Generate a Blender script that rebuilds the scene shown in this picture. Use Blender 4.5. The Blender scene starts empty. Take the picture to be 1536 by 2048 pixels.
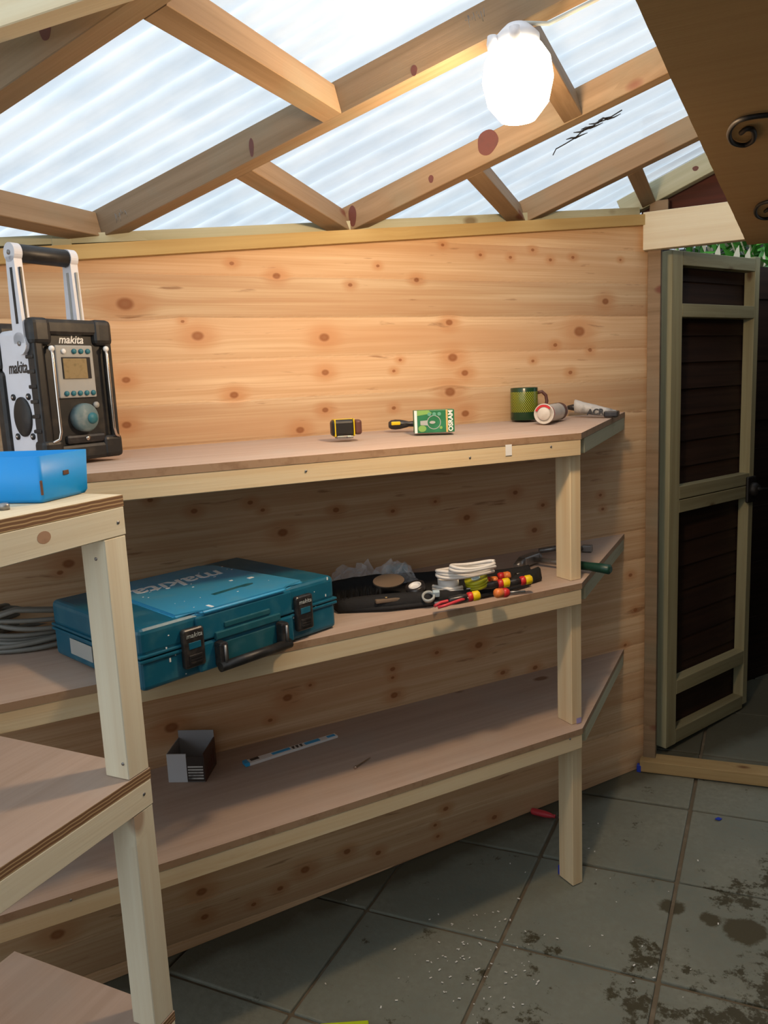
import bpy, bmesh, math, random
import numpy as np
from mathutils import Vector, Matrix, noise
C = bpy.context.scene.collection
sc = bpy.context.scene
rnd = random.Random(7)
PI = math.pi

# ------------------------------------------------------------------ camera
F_PX, YAW, PIT, ROL = 1569.57, -0.4406, -0.1632, -0.0461
EYE = Vector((0, 0, 1.55))
fw = Vector((math.sin(YAW)*math.cos(PIT), math.cos(YAW)*math.cos(PIT), math.sin(PIT)))
_r = fw.cross(Vector((0, 0, 1))).normalized(); _u = _r.cross(fw)
rt = _r*math.cos(ROL) + _u*math.sin(ROL); up = _u*math.cos(ROL) - _r*math.sin(ROL)
cam = bpy.data.cameras.new('camera'); co = bpy.data.objects.new('camera', cam); C.objects.link(co)
cam.sensor_fit = 'VERTICAL'; cam.sensor_height = 36; cam.lens = 36*F_PX/2048
cam.clip_start = 0.02; cam.clip_end = 200
m = Matrix((rt, up, -fw)).transposed().to_4x4(); m.translation = EYE; co.matrix_world = m
sc.camera = co

# ------------------------------------------------------------------ light
sc.view_settings.view_transform = 'Standard'; sc.view_settings.look = 'None'
sc.view_settings.exposure = 0.0; sc.view_settings.gamma = 1.0; sc.view_settings.use_curve_mapping = False
W = bpy.data.worlds.new('overcast'); sc.world = W; W.use_nodes = True
wn_ = W.node_tree.nodes; wl = W.node_tree.links; wn_.clear()
wo = wn_.new('ShaderNodeOutputWorld'); bg = wn_.new('ShaderNodeBackground')
tc = wn_.new('ShaderNodeTexCoord'); mp = wn_.new('ShaderNodeMapping'); mp.inputs['Scale'].default_value = (2.2, 2.2, 4)
nz = wn_.new('ShaderNodeTexNoise'); nz.inputs['Scale'].default_value = 1.3; nz.inputs['Detail'].default_value = 5
cr = wn_.new('ShaderNodeValToRGB')
cr.color_ramp.elements[0].position = 0.3; cr.color_ramp.elements[0].color = (0.74, 0.86, 1.0, 1)
cr.color_ramp.elements[1].position = 0.7; cr.color_ramp.elements[1].color = (0.93, 0.98, 1.0, 1)
wl.new(tc.outputs['Generated'], mp.inputs[0]); wl.new(mp.outputs[0], nz.inputs[0]); wl.new(nz.outputs[0], cr.inputs[0])
dp = wn_.new('ShaderNodeVectorMath'); dp.operation = 'DOT_PRODUCT'; dp.inputs[1].default_value = Vector((0.15, -0.72, 0.68)).normalized()
wl.new(tc.outputs['Generated'], dp.inputs[0])
mr = wn_.new('ShaderNodeMapRange'); mr.inputs[1].default_value = -0.3; mr.inputs[2].default_value = 1.0; mr.inputs[3].default_value = 0.45; mr.inputs[4].default_value = 1.75; wl.new(dp.outputs['Value'], mr.inputs[0])
vs_ = wn_.new('ShaderNodeVectorMath'); vs_.operation = 'SCALE'; wl.new(cr.outputs[0], vs_.inputs[0]); wl.new(mr.outputs[0], vs_.inputs['Scale'])
wl.new(vs_.outputs[0], bg.inputs[0]); wl.new(bg.outputs[0], wo.inputs[0])
bg.inputs[1].default_value = 1.3
LAMP_POS = Vector((-0.400, 1.50, 2.085)); LAMP_W = 25.0; LAMP_COL = (1.0, 0.69, 0.41)

# ------------------------------------------------------------------ pixel helpers (photo frame 1536 x 2048)
def ray(x, y): return fw + rt*((x-768)/F_PX) - up*((y-1024)/F_PX)
def Zp(x, y, z):
    d = ray(x, y); return EYE + d*((z-EYE.z)/d.z)
def Vp(x, y, P, n):
    d = ray(x, y); P = Vector(P); n = Vector(n); return EYE + d*((P-EYE).dot(n)/d.dot(n))
def Yp(x, y, Y): return Vp(x, y, (0, Y, 0), (0, 1, 0))
def rr(a): return Vector((math.sin(math.radians(a)), math.cos(math.radians(a)), 0))
def floor_z(x, y): return 0.0418*x + 0.0219*y
def FLp(x, y): return Vp(x, y, (0, 0, 0), (-0.0418, -0.0219, 1))
E0 = Vector((-0.3963, 2.8713, 0)); WAZ = 37.96; wd = rr(WAZ); wn = Vector((wd.y, -wd.x, 0))     # long wall: end point, direction, normal into the room
def Wp(x, y): return Vp(x, y, E0, wn)

# ------------------------------------------------------------------ materials
def newmat(name):
    m = bpy.data.materials.new(name); m.use_nodes = True
    return m, m.node_tree.nodes, m.node_tree.links, m.node_tree.nodes['Principled BSDF']
def plain(name, col, rough=0.5, metal=0.0, spec=0.5, dirt=0.0, dirtcol=(0.5, 0.48, 0.44), scale=40, bump=0.0):
    m, n, l, b = newmat(name)
    b.inputs['Roughness'].default_value = rough; b.inputs['Metallic'].default_value = metal
    b.inputs['Specular IOR Level'].default_value = spec
    t = n.new('ShaderNodeTexCoord'); z = n.new('ShaderNodeTexNoise'); z.inputs['Scale'].default_value = scale; z.inputs['Detail'].default_value = 6
    l.new(t.outputs['Object'], z.inputs[0])
    r = n.new('ShaderNodeValToRGB'); r.color_ramp.elements[0].position = 0.5; r.color_ramp.elements[1].position = 0.78
    l.new(z.outputs[0], r.inputs[0])
    mx = n.new('ShaderNodeMix'); mx.data_type = 'RGBA'; mx.inputs[6].default_value = (*col, 1); mx.inputs[7].default_value = (*dirtcol, 1)
    mu = n.new('ShaderNodeMath'); mu.operation = 'MULTIPLY'; mu.inputs[1].default_value = dirt
    l.new(r.outputs[0], mu.inputs[0]); l.new(mu.outputs[0], mx.inputs[0]); l.new(mx.outputs[2], b.inputs['Base Color'])
    if bump:
        bp = n.new('ShaderNodeBump'); bp.inputs['Strength'].default_value = bump; bp.inputs['Distance'].default_value = 0.002
        l.new(z.outputs[0], bp.inputs['Height']); l.new(bp.outputs[0], b.inputs['Normal'])
    return m
def wood(name, light, dark, knotcol=(0.16, 0.06, 0.025), knots=0.2, rough=0.65, var=0.12, grain=1.0, kscale=(7, 13, 13), stain=None, stain_amt=0.0):
    m, n, l, b = newmat(name); b.inputs['Roughness'].default_value = rough; b.inputs['Specular IOR Level'].default_value = 0.25
    t = n.new('ShaderNodeTexCoord'); oi = n.new('ShaderNodeObjectInfo')
    cm = n.new('ShaderNodeCombineXYZ')
    for i, k in enumerate((17.0, 5.0, 9.0)):
        mm = n.new('ShaderNodeMath'); mm.operation = 'MULTIPLY'; mm.inputs[1].default_value = k
        l.new(oi.outputs['Random'], mm.inputs[0]); l.new(mm.outputs[0], cm.inputs[i])
    ad = n.new('ShaderNodeVectorMath'); ad.operation = 'ADD'; l.new(t.outputs['Object'], ad.inputs[0]); l.new(cm.outputs[0], ad.inputs[1])
    P = ad.outputs[0]
    # knots
    km = n.new('ShaderNodeMapping'); km.inputs['Scale'].default_value = kscale; l.new(P, km.inputs[0])
    vo = n.new('ShaderNodeTexVoronoi'); vo.inputs['Scale'].default_value = 1; l.new(km.outputs[0], vo.inputs['Vector'])
    sep = n.new('ShaderNodeSeparateColor'); l.new(vo.outputs['Color'], sep.inputs[0])
    th = n.new('ShaderNodeMath'); th.operation = 'LESS_THAN'; th.inputs[1].default_value = knots; l.new(sep.outputs[0], th.inputs[0])
    kr = n.new('ShaderNodeMapRange'); kr.inputs[1].default_value = 0.24; kr.inputs[2].default_value = 0.14; l.new(vo.outputs['Distance'], kr.inputs[0])
    kmask = n.new('ShaderNodeMath'); kmask.operation = 'MULTIPLY'; l.new(kr.outputs[0], kmask.inputs[0]); l.new(th.outputs[0], kmask.inputs[1])
    kh = n.new('ShaderNodeMapRange'); kh.inputs[1].default_value = 0.6; kh.inputs[2].default_value = 0.15; l.new(vo.outputs['Distance'], kh.inputs[0])
    khm = n.new('ShaderNodeMath'); khm.operation = 'MULTIPLY'; l.new(kh.outputs[0], khm.inputs[0]); l.new(th.outputs[0], khm.inputs[1])
    # grain
    wa_ = n.new('ShaderNodeVectorMath'); wa_.operation = 'SCALE'; l.new(khm.outputs[0], wa_.inputs['Scale']); wa_.inputs[0].default_value = (0.0, 0.012, 0.012)
    pa = n.new('ShaderNodeVectorMath'); pa.operation = 'ADD'; l.new(P, pa.inputs[0]); l.new(wa_.outputs[0], pa.inputs[1])
    g1 = n.new('ShaderNodeMapping'); g1.inputs['Scale'].default_value = (1.6, 45, 45); l.new(pa.outputs[0], g1.inputs[0])
    n1 = n.new('ShaderNodeTexNoise'); n1.inputs['Scale'].default_value = 1.0; n1.inputs['Detail'].default_value = 3; l.new(g1.outputs[0], n1.inputs[0])
    g2 = n.new('ShaderNodeMapping'); g2.inputs['Scale'].default_value = (4, 260, 260); l.new(pa.outputs[0], g2.inputs[0])
    n2 = n.new('ShaderNodeTexNoise'); n2.inputs['Scale'].default_value = 1.0; n2.inputs['Detail'].default_value = 2; l.new(g2.outputs[0], n2.inputs[0])
    r1 = n.new('ShaderNodeMapRange'); r1.inputs[1].default_value = 0.35; r1.inputs[2].default_value = 0.68; l.new(n1.outputs[0], r1.inputs[0])
    a = n.new('ShaderNodeMath'); a.operation = 'MULTIPLY'; a.inputs[1].default_value = 0.65*grain; l.new(r1.outputs[0], a.inputs[0])
    a2 = n.new('ShaderNodeMath'); a2.operation = 'MULTIPLY_ADD'; a2.inputs[1].default_value = 0.5*grain; l.new(n2.outputs[0], a2.inputs[0]); l.new(a.outputs[0], a2.inputs[2])
    mx = n.new('ShaderNodeMix'); mx.data_type = 'RGBA'; mx.inputs[6].default_value = (*light, 1); mx.inputs[7].default_value = (*dark, 1); l.new(a2.outputs[0], mx.inputs[0])
    out = mx.outputs[2]
    if stain:
        sn = n.new('ShaderNodeTexNoise'); sn.inputs['Scale'].default_value = 5; sn.inputs['Detail'].default_value = 5; l.new(P, sn.inputs[0])
        sr = n.new('ShaderNodeMapRange'); sr.inputs[1].default_value = 0.5; sr.inputs[2].default_value = 0.72; sr.inputs[4].default_value = stain_amt; l.new(sn.outputs[0], sr.inputs[0])
        ms = n.new('ShaderNodeMix'); ms.data_type = 'RGBA'; ms.inputs[7].default_value = (*stain, 1); l.new(out, ms.inputs[6]); l.new(sr.outputs[0], ms.inputs[0]); out = ms.outputs[2]
    mk = n.new('ShaderNodeMix'); mk.data_type = 'RGBA'; mk.inputs[7].default_value = (*knotcol, 1); l.new(out, mk.inputs[6])
    kk = n.new('ShaderNodeMath'); kk.operation = 'MULTIPLY'; kk.inputs[1].default_value = 0.85; l.new(kmask.outputs[0], kk.inputs[0]); l.new(kk.outputs[0], mk.inputs[0])
    hv = n.new('ShaderNodeHueSaturation'); l.new(mk.outputs[2], hv.inputs['Color'])
    vr = n.new('ShaderNodeMapRange'); vr.inputs[3].default_value = 1-var; vr.inputs[4].default_value = 1+var; l.new(oi.outputs['Random'], vr.inputs[0]); l.new(vr.outputs[0], hv.inputs['Value'])
    l.new(hv.outputs[0], b.inputs['Base Color'])
    bp = n.new('ShaderNodeBump'); bp.inputs['Strength'].default_value = 0.25; bp.inputs['Distance'].default_value = 0.001; l.new(n2.outputs[0], bp.inputs['Height']); l.new(bp.outputs[0], b.inputs['Normal'])
    return m
M = {}
M['pine'] = wood('planed_pine', (0.76, 0.64, 0.42), (0.66, 0.48, 0.27), knotcol=(0.36, 0.20, 0.11), knots=0.10)
M['paledaylitpine'] = wood('pale_daylit_pine', (0.80, 0.74, 0.56), (0.71, 0.61, 0.43), knotcol=(0.42, 0.28, 0.18), knots=0.05, var=0.04)  # pine made paler and cooler to paint daylight onto the near unit
M['rafter'] = wood('treated_rafter', (0.30, 0.205, 0.125), (0.20, 0.13, 0.072), knotcol=(0.15, 0.045, 0.03), knots=0.12, stain=(0.22, 0.20, 0.14), stain_amt=0.6, var=0.10)
M['pale'] = wood('pale_treated_timber', (0.50, 0.48, 0.34), (0.39, 0.37, 0.24), knotcol=(0.2, 0.14, 0.07), knots=0.08)
M['gate'] = wood('weathered_gate_frame', (0.38, 0.35, 0.21), (0.27, 0.235, 0.13), knotcol=(0.12, 0.06, 0.03), knots=0.08)
M['batten'] = wood('yellow_batten', (0.48, 0.34, 0.14), (0.40, 0.265, 0.10), knots=0.05)
M['ply'] = wood('plywood_face', (0.50, 0.375, 0.30), (0.40, 0.29, 0.22), knotcol=(0.2, 0.1, 0.06), knots=0.02, rough=0.8, stain=(0.44, 0.38, 0.33), stain_amt=0.55, grain=0.8)
M['plypale'] = wood('pale_plywood_face', (0.80, 0.69, 0.48), (0.72, 0.57, 0.36), knots=0.03, rough=0.8)
M['soffit'] = wood('dark_plywood', (0.50, 0.33, 0.15), (0.42, 0.26, 0.11), knots=0.0, rough=0.8, grain=0.6)
M['fence'] = wood('dark_fence_board', (0.045, 0.022, 0.014), (0.020, 0.011, 0.008), knots=0.05, knotcol=(0.01, 0.006, 0.004))
M['gable'] = wood('red_brown_board', (0.11, 0.028, 0.016), (0.06, 0.018, 0.011), knots=0.0)
M['blackfence'] = plain('black_painted_fence', (0.012, 0.014, 0.013), 0.7)
M['black'] = plain('black_rubber', (0.010, 0.0095, 0.009), 0.45, dirt=0.3, dirtcol=(0.12, 0.095, 0.07), scale=30, bump=0.2)
M['blackgloss'] = plain('black_plastic', (0.02, 0.018, 0.018), 0.3, dirt=0.25, dirtcol=(0.2, 0.17, 0.14), scale=60)
M['white'] = plain('white_plastic', (0.72, 0.72, 0.76), 0.4, dirt=0.15, dirtcol=(0.5, 0.46, 0.42), scale=25)
M['whitepaint'] = plain('white_marking', (0.82, 0.82, 0.80), 0.5)
M['chrome'] = plain('dull_chrome', (0.62, 0.55, 0.48), 0.22, metal=1.0)
M['steel'] = plain('grey_steel', (0.30, 0.29, 0.28), 0.4, metal=0.8, dirt=0.5, dirtcol=(0.1, 0.09, 0.08))
M['greypanel'] = plain('grey_panel_plastic', (0.36, 0.36, 0.34), 0.5, dirt=0.5, dirtcol=(0.45, 0.42, 0.36), scale=50)
M['lcd'] = plain('amber_display', (0.30, 0.22, 0.11), 0.25, dirt=0.7, dirtcol=(0.16, 0.12, 0.06), scale=90)
M['teal'] = plain('teal_plastic', (0.004, 0.10, 0.165), 0.36, dirt=0.35, dirtcol=(0.10, 0.24, 0.27), scale=22)
M['tealbtn'] = plain('teal_rubber', (0.02, 0.15, 0.19), 0.5, dirt=0.4, dirtcol=(0.2, 0.25, 0.25), scale=60)
M['tealgrey'] = plain('dusty_teal_dial', (0.11, 0.17, 0.18), 0.55, dirt=0.6, dirtcol=(0.3, 0.31, 0.29), scale=60)
M['tealdark'] = plain('dark_teal_plastic', (0.006, 0.085, 0.11), 0.5, dirt=0.3, dirtcol=(0.1, 0.2, 0.22), scale=30)
M['bluesheen'] = plain('case_top_sheen_blue', (0.04, 0.30, 0.52), 0.25, dirt=0.45, dirtcol=(0.13, 0.32, 0.38), scale=14)  # sky sheen on the raised lid panel painted in as lighter blue
M['blue'] = plain('bright_blue_plastic', (0.0, 0.28, 0.72), 0.45, dirt=0.1, dirtcol=(0.1, 0.35, 0.6))
M['brownchip'] = plain('brown_dirt_mark', (0.12, 0.05, 0.025), 0.7)
M['yellow'] = plain('yellow_rubber', (0.80, 0.55, 0.0), 0.5)
M['red'] = plain('red_plastic', (0.55, 0.02, 0.02), 0.4)
M['pinkred'] = plain('red_handle', (0.62, 0.045, 0.06), 0.4)
M['orange'] = plain('orange_plastic', (0.75, 0.2, 0.04), 0.4)
M['maroon'] = plain('brown_cap', (0.10, 0.035, 0.025), 0.5)
M['green'] = plain('green_card', (0.015, 0.16, 0.06), 0.4, dirt=0.8, dirtcol=(0.03, 0.25, 0.12), scale=25)
M['greenlt'] = plain('light_green_print', (0.22, 0.42, 0.10), 0.4)
M['greenmid'] = plain('glass_print', (0.12, 0.36, 0.25), 0.4)
M['greyprint'] = plain('grey_print', (0.40, 0.42, 0.40), 0.4)
M['gold'] = plain('gold_print', (0.60, 0.40, 0.14), 0.4)
M['cardgreen'] = plain('darkgreen_handle', (0.006, 0.045, 0.028), 0.4)
M['rubwhite'] = plain('off_white_plastic', (0.62, 0.58, 0.52), 0.5, dirt=0.5, dirtcol=(0.42, 0.36, 0.3), scale=30)
M['greysmear'] = plain('smeared_grey_plastic', (0.50, 0.49, 0.47), 0.5, dirt=1.0, dirtcol=(0.06, 0.06, 0.065), scale=28)
M['whitecable'] = plain('white_cable', (0.78, 0.74, 0.68), 0.45)
M['cablegrey'] = plain('grey_cable', (0.17, 0.17, 0.15), 0.5)
M['ygreen'] = plain('yellow_green_tape', (0.42, 0.42, 0.01), 0.4)
M['hivis'] = plain('yellow_green_plastic', (0.50, 0.62, 0.01), 0.5)
M['bag'] = plain('black_fabric', (0.010, 0.010, 0.011), 0.85, bump=0.6, scale=80)
M['leather'] = plain('brown_leather', (0.17, 0.12, 0.08), 0.7)
M['lightblue'] = plain('pale_blue_plastic', (0.45, 0.58, 0.64), 0.4)
M['brightblue'] = plain('blue_packer', (0.02, 0.05, 0.45), 0.4)
M['card'] = plain('grey_white_card', (0.52, 0.53, 0.55), 0.7)
M['cardin'] = plain('grey_card_inside', (0.33, 0.33, 0.34), 0.8)
M['carddark'] = plain('dark_printed_card', (0.035, 0.028, 0.024), 0.4)
M['cardbrown'] = plain('brown_printed_card', (0.07, 0.03, 0.02), 0.4)
M['skyblue'] = plain('sky_blue_print', (0.03, 0.40, 0.78), 0.4)
M['iron'] = plain('black_iron', (0.008, 0.006, 0.005), 0.6)
M['purple'] = plain('purple_label', (0.35, 0.30, 0.55), 0.5)
M['leaf'] = plain('green_leaf', (0.05, 0.22, 0.02), 0.5, dirt=1.0, dirtcol=(0.10, 0.34, 0.04), scale=6)
M['leafpale'] = plain('cream_leaf', (0.50, 0.44, 0.31), 0.6)
M['chip'] = plain('pale_wood_chip', (0.75, 0.72, 0.66), 0.7)
def edge_mat():
    m, n, l, b = newmat('plywood_edge'); b.inputs['Roughness'].default_value = 0.8
    t = n.new('ShaderNodeTexCoord'); s = n.new('ShaderNodeSeparateXYZ'); l.new(t.outputs['Object'], s.inputs[0])
    ns = n.new('ShaderNodeTexNoise'); ns.inputs['Scale'].default_value = 25; l.new(t.outputs['Object'], ns.inputs[0])
    ma = n.new('ShaderNodeMath'); ma.operation = 'MULTIPLY_ADD'; ma.inputs[1].default_value = 0.0035; l.new(ns.outputs[0], ma.inputs[0]); l.new(s.outputs[2], ma.inputs[2])
    mu = n.new('ShaderNodeMath'); mu.operation = 'MULTIPLY'; mu.inputs[1].default_value = 2*PI/0.0058; l.new(ma.outputs[0], mu.inputs[0])
    si = n.new('ShaderNodeMath'); si.operation = 'SINE'; l.new(mu.outputs[0], si.inputs[0])
    r = n.new('ShaderNodeValToRGB'); r.color_ramp.elements[0].position = 0.35; r.color_ramp.elements[0].color = (0.20, 0.10, 0.045, 1); r.color_ramp.elements[1].position = 0.65; r.color_ramp.elements[1].color = (0.50, 0.33, 0.16, 1)
    l.new(si.outputs[0], r.inputs[0]); l.new(r.outputs[0], b.inputs['Base Color']); return m
M['edge'] = edge_mat()
M['edgeplain'] = plain('board_edge', (0.34, 0.215, 0.125), 0.8, dirt=0.9, dirtcol=(0.22, 0.12, 0.06), scale=45)

# ------------------------------------------------------------------ mesh builder
class MB:
    def __init__(s): s.bm = bmesh.new()
    def _tag(s, before, mi, T):
        new = [v for v in s.bm.verts if v not in before] if before else list(s.bm.verts)
    def box(s, x0, x1, y0, y1, z0, z1, mi=0, bev=0, T=None, seg=2):
        b = bmesh.new(); bmesh.ops.create_cube(b, size=1)
        for v in b.verts: v.co = Vector(((x0+x1)/2+v.co.x*(x1-x0), (y0+y1)/2+v.co.y*(y1-y0), (z0+z1)/2+v.co.z*(z1-z0)))
        if bev: bmesh.ops.bevel(b, geom=b.edges[:], offset=bev, segments=seg, affect='EDGES', profile=0.5)
        return s.add(b, mi, T)
    def add(s, b, mi=0, T=None):
        if T is not None: bmesh.ops.transform(b, matrix=T, verts=b.verts[:])
        mp_ = {v: s.bm.verts.new(v.co) for v in b.verts}
        for f in b.faces:
            try: g = s.bm.faces.new([mp_[v] for v in f.verts]); g.material_index = mi if mi is not None else f.material_index; g.smooth = f.smooth
            except ValueError: pass
        b.free(); return s
    def rings(s, rings, mi=0, closed=True, caps=True, loop=False, T=None):
        R = []
        for r in rings: R.append([s.bm.verts.new(T @ Vector(p) if T is not None else Vector(p)) for p in r])
        nn = len(R[0]); K = len(R) if loop else len(R)-1
        for i in range(K):
            a, b = R[i], R[(i+1) % len(R)]
            for j in range(nn if closed else nn-1):
                k = (j+1) % nn
                f = s.bm.faces.new((a[j], a[k], b[k], b[j])); f.material_index = mi; f.smooth = True
        if caps and not loop:
            for q in (R[0][::-1], R[-1]):
                f = s.bm.faces.new(q); f.material_index = mi
        return s
    def tube(s, pts, r, seg=8, mi=0, loop=False, T=None, caps=True):
        pts = [Vector(p) for p in pts]; N = len(pts); rings = []; prev = None
        for i, p in enumerate(pts):
            if loop: d = pts[(i+1) % N]-pts[i-1]
            else: d = pts[min(i+1, N-1)]-pts[max(i-1, 0)]
            d = d.normalized()
            if prev is None:
                a = Vector((0, 0, 1)) if abs(d.z) < 0.9 else Vector((1, 0, 0)); prev = d.cross(a).normalized()
            prev = (prev - d*prev.dot(d)).normalized(); q = d.cross(prev)
            rad = r[i] if isinstance(r, (list, tuple)) else r
            rings.append([p + prev*math.cos(2*PI*k/seg)*rad + q*math.sin(2*PI*k/seg)*rad for k in range(seg)])
        return s.rings(rings, mi, True, caps, loop, T)
    def lathe(s, prof, seg=32, mi=0, T=None, sx=1, sy=1, caps=True):
        return s.rings([[(max(r, 1e-5)*math.cos(2*PI*k/seg)*sx, max(r, 1e-5)*math.sin(2*PI*k/seg)*sy, z) for k in range(seg)] for r, z in prof], mi, True, caps, False, T)
    def prism(s, pts, z0, z1, mi=0, T=None, mi_side=None):
        a = [s.bm.verts.new((T @ Vector((x, y, z0))) if T is not None else (x, y, z0)) for x, y in pts]
        b = [s.bm.verts.new((T @ Vector((x, y, z1))) if T is not None else (x, y, z1)) for x, y in pts]
        n = len(pts)
        for f in (a[::-1], b): s.bm.faces.new(f).material_index = mi
        for i in range(n): s.bm.faces.new((a[i], a[(i+1) % n], b[(i+1) % n], b[i])).material_index = mi if mi_side is None else mi_side
        return s
    def quad(s, *p, mi=0):
        s.bm.faces.new([s.bm.verts.new(Vector(q)) for q in p]).material_index = mi; return s
    def build(s, name, mats, parent=None, T=None, fix=True):
        if fix: bmesh.ops.recalc_face_normals(s.bm, faces=s.bm.faces[:])
        me = bpy.data.meshes.new(name); s.bm.to_mesh(me); s.bm.free()
        o = bpy.data.objects.new(name, me); C.objects.link(o)
        for k in (mats if isinstance(mats, (list, tuple)) else [mats]): me.materials.append(M[k] if isinstance(k, str) else k)
        if parent: o.parent = parent
        if T is not None: o.matrix_basis = T
        return o
def thing(name, label, cat, loc=(0, 0, 0), rotz=0.0, group=None):
    o = bpy.data.objects.new(name, None); o.empty_display_size = 0.05; C.objects.link(o)
    o.location = loc; o.rotation_euler = (0, 0, rotz); o['label'] = label; o['category'] = cat
    if group: o['group'] = group
    return o
def tag(o, label, cat, group=None, kind=None):
    o['label'] = label; o['category'] = cat
    if group: o['group'] = group
    if kind: o['kind'] = kind
    return o
def struct(o): o['kind'] = 'structure'; return o
def Tr(v): return Matrix.Translation(Vector(v))
def frame(o, x, z=None, y=None):
    x = Vector(x).normalized()
    if z is not None: z = Vector(z); z = (z - x*z.dot(x)).normalized(); y = z.cross(x)
    else: y = Vector(y); y = (y - x*y.dot(x)).normalized(); z = x.cross(y)
    m = Matrix((x, y, z)).transposed().to_4x4(); m.translation = Vector(o); return m
def beam(name, A, B, w, h, mat, parent=None, lat=None, upv=(0, 0, 1), bev=0.0015, mi_end=None):
    """timber with its long axis local X from A to B (A-B is one long edge), w along local Y, h along local Z"""
    A = Vector(A); B = Vector(B); T = frame(A, B-A, y=lat) if lat is not None else frame(A, B-A, z=upv)
    if T.col[2].z < -0.1 and lat is not None: pass
    b = MB(); b.box(0, (B-A).length, 0, w, *((0, h) if T.col[2].z > 0 else (-h, 0)), 0, bev, seg=1)
    if parent: T = Tr(-parent.location) @ T
    return b.build(name, mat, parent, T)
def lettering(s, size, T, mat, parent, extrude=0.0004, shear=0.0, name='lettering', bold=0.0, sx=1.0):
    cu = bpy.data.curves.new('t', 'FONT'); cu.body = s; cu.size = size; cu.extrude = extrude; cu.shear = shear; cu.offset = bold
    cu.align_x = 'CENTER'; cu.align_y = 'CENTER'; cu.resolution_u = 3
    o = bpy.data.objects.new('t', cu); me = bpy.data.meshes.new_from_object(o)
    bpy.data.objects.remove(o); me.name = name
    me.transform(Matrix.Diagonal((sx, 1, 1, 1)))
    me.materials.clear(); me.materials.append(M[mat])
    ob = bpy.data.objects.new(name, me); C.objects.link(ob); ob.parent = parent; ob.matrix_basis = T; return ob
def RX(a): return Matrix.Rotation(math.radians(a), 4, 'X')
def RY(a): return Matrix.Rotation(math.radians(a), 4, 'Y')
def RZ(a): return Matrix.Rotation(math.radians(a), 4, 'Z')
def zrot(az): return math.radians(90-az)     # rotation that puts local X on compass direction az

# ================================================================== SETTING
# ---- floor: square concrete slabs on a bed
def concrete():
    m, n, l, b = newmat('mossy_concrete'); b.inputs['Specular IOR Level'].default_value = 0.3
    g = n.new('ShaderNodeNewGeometry'); P = g.outputs['Position']
    def noi(sc_, det=5, ro=0.55):
        z = n.new('ShaderNodeTexNoise'); z.inputs['Scale'].default_value = sc_; z.inputs['Detail'].default_value = det; z.inputs['Roughness'].default_value = ro; l.new(P, z.inputs[0]); return z.outputs[0]
    def mix(f, a, c):
        x = n.new('ShaderNodeMix'); x.data_type = 'RGBA'; l.new(f, x.inputs[0])
        for s_, v in ((6, a), (7, c)):
            if isinstance(v, tuple): x.inputs[s_].default_value = (*v, 1)
            else: l.new(v, x.inputs[s_])
        return x.outputs[2]
    def rng(v, a, c, t0=0, t1=1):
        r = n.new('ShaderNodeMapRange'); r.inputs[1].default_value = a; r.inputs[2].default_value = c; r.inputs[3].default_value = t0; r.inputs[4].default_value = t1; l.new(v, r.inputs[0]); return r.outputs[0]
    def mth(op, a, c):
        x = n.new('ShaderNodeMath'); x.operation = op; x.use_clamp = False
        for i, v in enumerate((a, c)):
            if isinstance(v, (int, float)): x.inputs[i].default_value = v
            else: l.new(v, x.inputs[i])
        return x.outputs[0]
    col = mix(rng(noi(3.0), 0.35, 0.68), (0.235, 0.24, 0.19), (0.15, 0.17, 0.14))
    col = mix(rng(noi(55, 3), 0.3, 0.75), col, (0.185, 0.185, 0.145))
    s = n.new('ShaderNodeSeparateXYZ'); l.new(P, s.inputs[0])
    w = mth('ADD', mth('MULTIPLY', s.outputs[0], 0.2), mth('ADD', mth('MULTIPLY', s.outputs[1], -0.12), 0.165))      # more moss to the right and close by
    mo = mth('ADD', noi(7, 6, 0.6), w)
    mo2 = mth('ADD', mth('MULTIPLY', noi(30, 6, 0.75), 0.5), mth('MULTIPLY', mo, 0.6))
    moss = rng(mo2, 0.525, 0.57)
    col = mix(moss, col, (0.060, 0.052, 0.028))
    # one big damp blotch and two small ones
    for (px, py, rad) in ((1488, 1863, 0.055), (1420, 1840, 0.03), (1345, 1815, 0.035)):
        c = FLp(px, py); d = n.new('ShaderNodeVectorMath'); d.operation = 'DISTANCE'; d.inputs[1].default_value = c; l.new(P, d.inputs[0])
        dd = mth('ADD', d.outputs['Value'], mth('MULTIPLY', noi(22, 5, 0.7), 0.06)); col = mix(rng(dd, rad+0.034, rad+0.022), col, (0.07, 0.06, 0.033))
    # damp band along the long wall
    dw = n.new('ShaderNodeVectorMath'); dw.operation = 'DOT_PRODUCT'; dw.inputs[1].default_value = wn
    sb = n.new('ShaderNodeVectorMath'); sb.operation = 'SUBTRACT'; sb.inputs[1].default_value = E0; l.new(P, sb.inputs[0]); l.new(sb.outputs[0], dw.inputs[0])
    db = mth('ADD', dw.outputs['Value'], mth('MULTIPLY', noi(6, 4), -0.12))
    col = mix(rng(db, 0.05, -0.01, 0, 0.75), col, (0.065, 0.055, 0.03))
    l.new(col, b.inputs['Base Color']); l.new(rng(moss, 0, 1, 0.75, 0.5), b.inputs['Roughness'])
    bp = n.new('ShaderNodeBump'); bp.inputs['Strength'].default_value = 0.35; bp.inputs['Distance'].default_value = 0.004; l.new(noi(60, 6, 0.7), bp.inputs['Height']); l.new(bp.outputs[0], b.inputs['Normal'])
    return m
M['concrete'] = concrete()
M['joint'] = plain('brown_joint_soil', (0.15, 0.115, 0.072), 0.9, dirt=0.7, dirtcol=(0.26, 0.21, 0.15), scale=18, bump=0.6)
fl = MB(); GS = 0.4151; GO = Vector((-0.5878, 1.866, 0)); GR = -0.0248
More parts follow.
